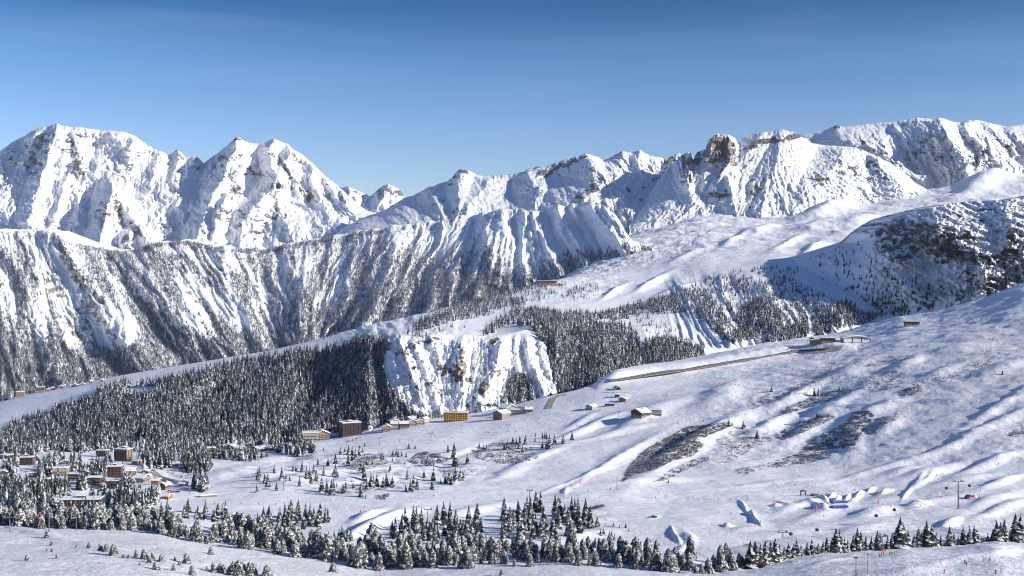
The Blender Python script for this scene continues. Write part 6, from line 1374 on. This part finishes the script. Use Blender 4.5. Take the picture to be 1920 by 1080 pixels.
# ---- safety nets
for pts, l_ in [([(1089, 907), (1100, 903), (1115, 897), (1130, 891)], 'red safety net climbing the piste edge at the centre'), ([(1400, 988), (1410, 987), (1422, 986)], 'short red safety net right of the small kicker'), ([(1128, 737), (1150, 736), (1180, 736)], 'red safety net above the snow tunnel'), ([(1640, 930), (1652, 926), (1668, 921)], 'red safety net along the snow heaps of the park')]:
    P = [Vector(surf('near', *q)) for q in pts]; e = tag(empty('safety_net', P[0], 0), l_, 'safety net', 'red safety nets')
    nm = MB()
    for a, b in zip(P, P[1:]):
        a = a - P[0]; b = b - P[0]; s1 = Vector((0, .04, 0))
        nm.add([a - s1 + Vector((0, 0, .2)), b - s1 + Vector((0, 0, .2)), b - s1 + Vector((0, 0, .75)), a - s1 + Vector((0, 0, .75)), a + s1 + Vector((0, 0, .2)), b + s1 + Vector((0, 0, .2)), b + s1 + Vector((0, 0, .75)), a + s1 + Vector((0, 0, .75))], [(0, 1, 2, 3), (7, 6, 5, 4), (3, 2, 6, 7), (0, 4, 5, 1)])
    part('net', nm, [M['net']], e)
    for a in P: part('post', MB().tube(a - P[0] - Vector((0, 0, .3)), a - P[0] + Vector((0, 0, 1.1)), .05, k=5), [M['redp']], e)
# ---- people: one continuous skinned body per pose
def person_mesh(name, ped, mats):
    V = ped['v']; me = bpy.data.meshes.new(name); me.from_pydata([p[:3] for p in V], ped['e'], []); o = bpy.data.objects.new(name, me); C.objects.link(o)
    o.modifiers.new('s', 'SKIN'); sk_ = me.skin_vertices[0].data
    for i, p in enumerate(V): sk_[i].radius = (p[3], p[4] if len(p) > 4 else p[3])
    sk_[0].use_root = True
    sb = o.modifiers.new('b', 'SUBSURF'); sb.levels = 1; sb.render_levels = 1
    dg = bpy.context.evaluated_depsgraph_get(); m2 = bpy.data.meshes.new_from_object(o.evaluated_get(dg)); m2.name = name
    bpy.data.objects.remove(o); m2.materials.clear()
    for m in mats: m2.materials.append(m)
    for p in m2.polygons:
        z = p.center.z; x = abs(p.center.x)
        p.material_index = 3 if z < .22 else (0 if z < .90 else (1 if z < 1.47 else (2 if z < 1.60 else 4)))
        if x > .34 and z < 1.0: p.material_index = 3
        p.use_smooth = True
    return m2
SKI = dict(v=[(0, 0, .93, .15, .12), (0, -.02, 1.15, .15, .12), (0, -.03, 1.38, .17, .12), (0, -.04, 1.50, .06), (0, -.06, 1.58, .085), (0, -.06, 1.70, .095), (.19, -.03, 1.38, .07), (.30, -.10, 1.16, .055), (.36, -.30, 1.02, .045), (.37, -.37, .99, .05), (-.19, -.03, 1.38, .07), (-.30, -.10, 1.16, .055), (-.36, -.30, 1.02, .045), (-.37, -.37, .99, .05),
             (.11, 0, .88, .10), (.15, -.16, .50, .075), (.16, -.02, .14, .07), (.16, -.14, .06, .06), (-.11, 0, .88, .10), (-.15, -.16, .50, .075), (-.16, -.02, .14, .07), (-.16, -.14, .06, .06)],
          e=[(0, 1), (1, 2), (2, 3), (3, 4), (4, 5), (2, 6), (6, 7), (7, 8), (8, 9), (2, 10), (10, 11), (11, 12), (12, 13), (0, 14), (14, 15), (15, 16), (16, 17), (0, 18), (18, 19), (19, 20), (20, 21)])
cols = {'navy': (0.03, 0.05, 0.14), 'black': (0.02, 0.02, 0.025), 'red': (0.70, 0.04, 0.03), 'lime': (0.45, 0.62, 0.05), 'grey': (0.25, 0.26, 0.28), 'teal': (0.03, 0.25, 0.30), 'white': (0.7, 0.7, 0.7), 'violet': (0.3, 0.12, 0.45)}
CL_ = {k_: plain(k_ + '_clothing', v_, .8, 6, .1) for k_, v_ in cols.items()}
PM = {}
for jk, tr in [('navy', 'black'), ('black', 'black'), ('red', 'black'), ('lime', 'black'), ('grey', 'navy'), ('teal', 'grey'), ('red', 'red'), ('violet', 'white')]:
    PM[jk, tr] = person_mesh('body', SKI, [CL_[tr], CL_[jk], M['skin'], M['black'], CL_['black' if jk != 'black' else 'white']])
skm = MB()
skm.prism([(-.85, .0), (.85, .0), (1.0, .12), (.82, .04), (-.85, .04)], -.05, .05); skmesh = skm.mesh('ski', [M['redp']])
def person(key, px, py, jk, tr, label, face, group, sc=1.0):
    q = surf(key, px, py); e = tag(empty('person', (q[0], q[1], q[2] + .03), face, sc), label, 'person', group)
    part('body', PM[jk, tr], None, e)
    for s_ in (-1, 1):
        o = part('ski', skmesh, None, e, (s_ * .16, -.1, 0)); o.rotation_euler = (0, 0, -pi / 2)
        part('pole', MB().tube((s_ * .37, -.38, 1.05), (s_ * .45, -.1, .02), .012, k=4), [M['steel']], e)
NP = [(1649, 1044, 'black', 'black', 'leftmost'), (1653, 1043, 'navy', 'black', 'second from left'), (1657, 1042, 'grey', 'navy', 'third from left'), (1668, 1041, 'black', 'black', 'fourth from left'), (1672, 1041, 'navy', 'black', 'fifth from left'), (1677, 1040, 'lime', 'black', 'one in a lime-green jacket'), (1682, 1040, 'teal', 'grey', 'rightmost')]
for a, b, j, t_, l_ in NP: person('knoll', a, b, j, t_, 'skier in {} jacket in the group of seven on the near ridge, {}'.format(j, l_) if 'jacket' not in l_ else 'skier in a lime-green jacket standing in the group of seven on the near ridge', rt.uniform(-1, 1), 'group of seven skiers on the near ridge', 1.15)
for a, b, j, t_, l_ in [(1809, 1057, 'red', 'black', 'skier in a red jacket, left of a close pair in the right foreground'), (1812, 1061, 'black', 'black', 'skier in black, right and lower of a close pair in the right foreground'), (1867, 1076, 'black', 'black', 'skier in black at the bottom right, left of one in red'), (1877, 1074, 'red', 'red', 'skier all in red at the bottom right corner'), (1771, 1075, 'red', 'black', 'lone skier in a red jacket at the bottom edge, left of the red one'), (1856, 1052, 'grey', 'navy', 'lone grey skier beyond the hollow at bottom right')]:
    person('knoll', a, b, j, t_, l_, rt.uniform(-1, 1), None, 1.1)
FP = [(1379, 917), (1491, 910), (1551, 900), (1606, 902), (1607, 907), (1637, 901), (1708, 893), (1717, 895), (1371, 963), (1438, 963), (1453, 996), (1460, 997), (1523, 983), (1544, 969), (1547, 969), (1500, 955), (1545, 958), (1582, 958), (1367, 1033), (1120, 911), (1015, 900), (960, 905), (1253, 899), (1340, 760), (1328, 752), (1306, 763), (1260, 795), (1270, 793), (1050, 812), (1030, 806), (1000, 818), (940, 826), (905, 822), (890, 835), (870, 812), (842, 818), (800, 838), (780, 820), (760, 832), (735, 818), (720, 826), (690, 838), (668, 836), (640, 843), (1100, 800), (1190, 798),
      (1430, 735), (1360, 708), (1725, 634), (1830, 870), (1890, 888), (1760, 905), (1600, 960), (1690, 935), (1650, 990), (1570, 925), (1345, 1010), (1170, 890), (980, 930), (740, 935), (620, 938), (430, 938), (540, 935), (880, 905), (1210, 765), (1010, 795)]
FP.sort(); cj = list(PM); cn2 = {}
for i, (a, b) in enumerate(FP):
    j, t_ = cj[(i * 5 + 3) % len(cj)]
    z_ = 'on the village piste' if b < 850 and a < 1110 else ('on the slope below the runway' if b < 810 else ('in the snow park area' if a > 1200 else 'on the wide lower piste'))
    cn2[z_] = cn2.get(z_, 0) + 1
    person('near', a, b, j, t_, 'tiny skier in {} jacket, {} from left of those {}'.format(j, ordinal(cn2[z_]), z_), rt.uniform(-2, 2), 'small skiers ' + z_, 1.1)
# ================================================================== THE AIR
hz = MB(); hz.box(-16000, 16000, -600, 18500, -975, 2300)
hm = bpy.data.materials.new('thin_air'); t, n, l = nodes(hm)
n.remove(n['Principled BSDF']); pv = n.new('ShaderNodeVolumePrincipled'); l.new(pv.outputs[0], n['Material Output'].inputs['Volume'])
pv.inputs['Color'].default_value = (0.62, 0.78, 1.0, 1); pv.inputs['Density'].default_value = 1.2e-5; pv.inputs['Anisotropy'].default_value = 0.0
ho = part('haze', hz, [hm], None); ho['kind'] = 'stuff'; ho['label'] = 'thin blue winter air between the camera and the far mountains'; ho['category'] = 'haze'
for o in bpy.data.objects:
    if o.parent is None and 'label' in o:
        n = len(o['label'].split())
        if n > 16 or n < 4: print('LABEL', n, o['label'])
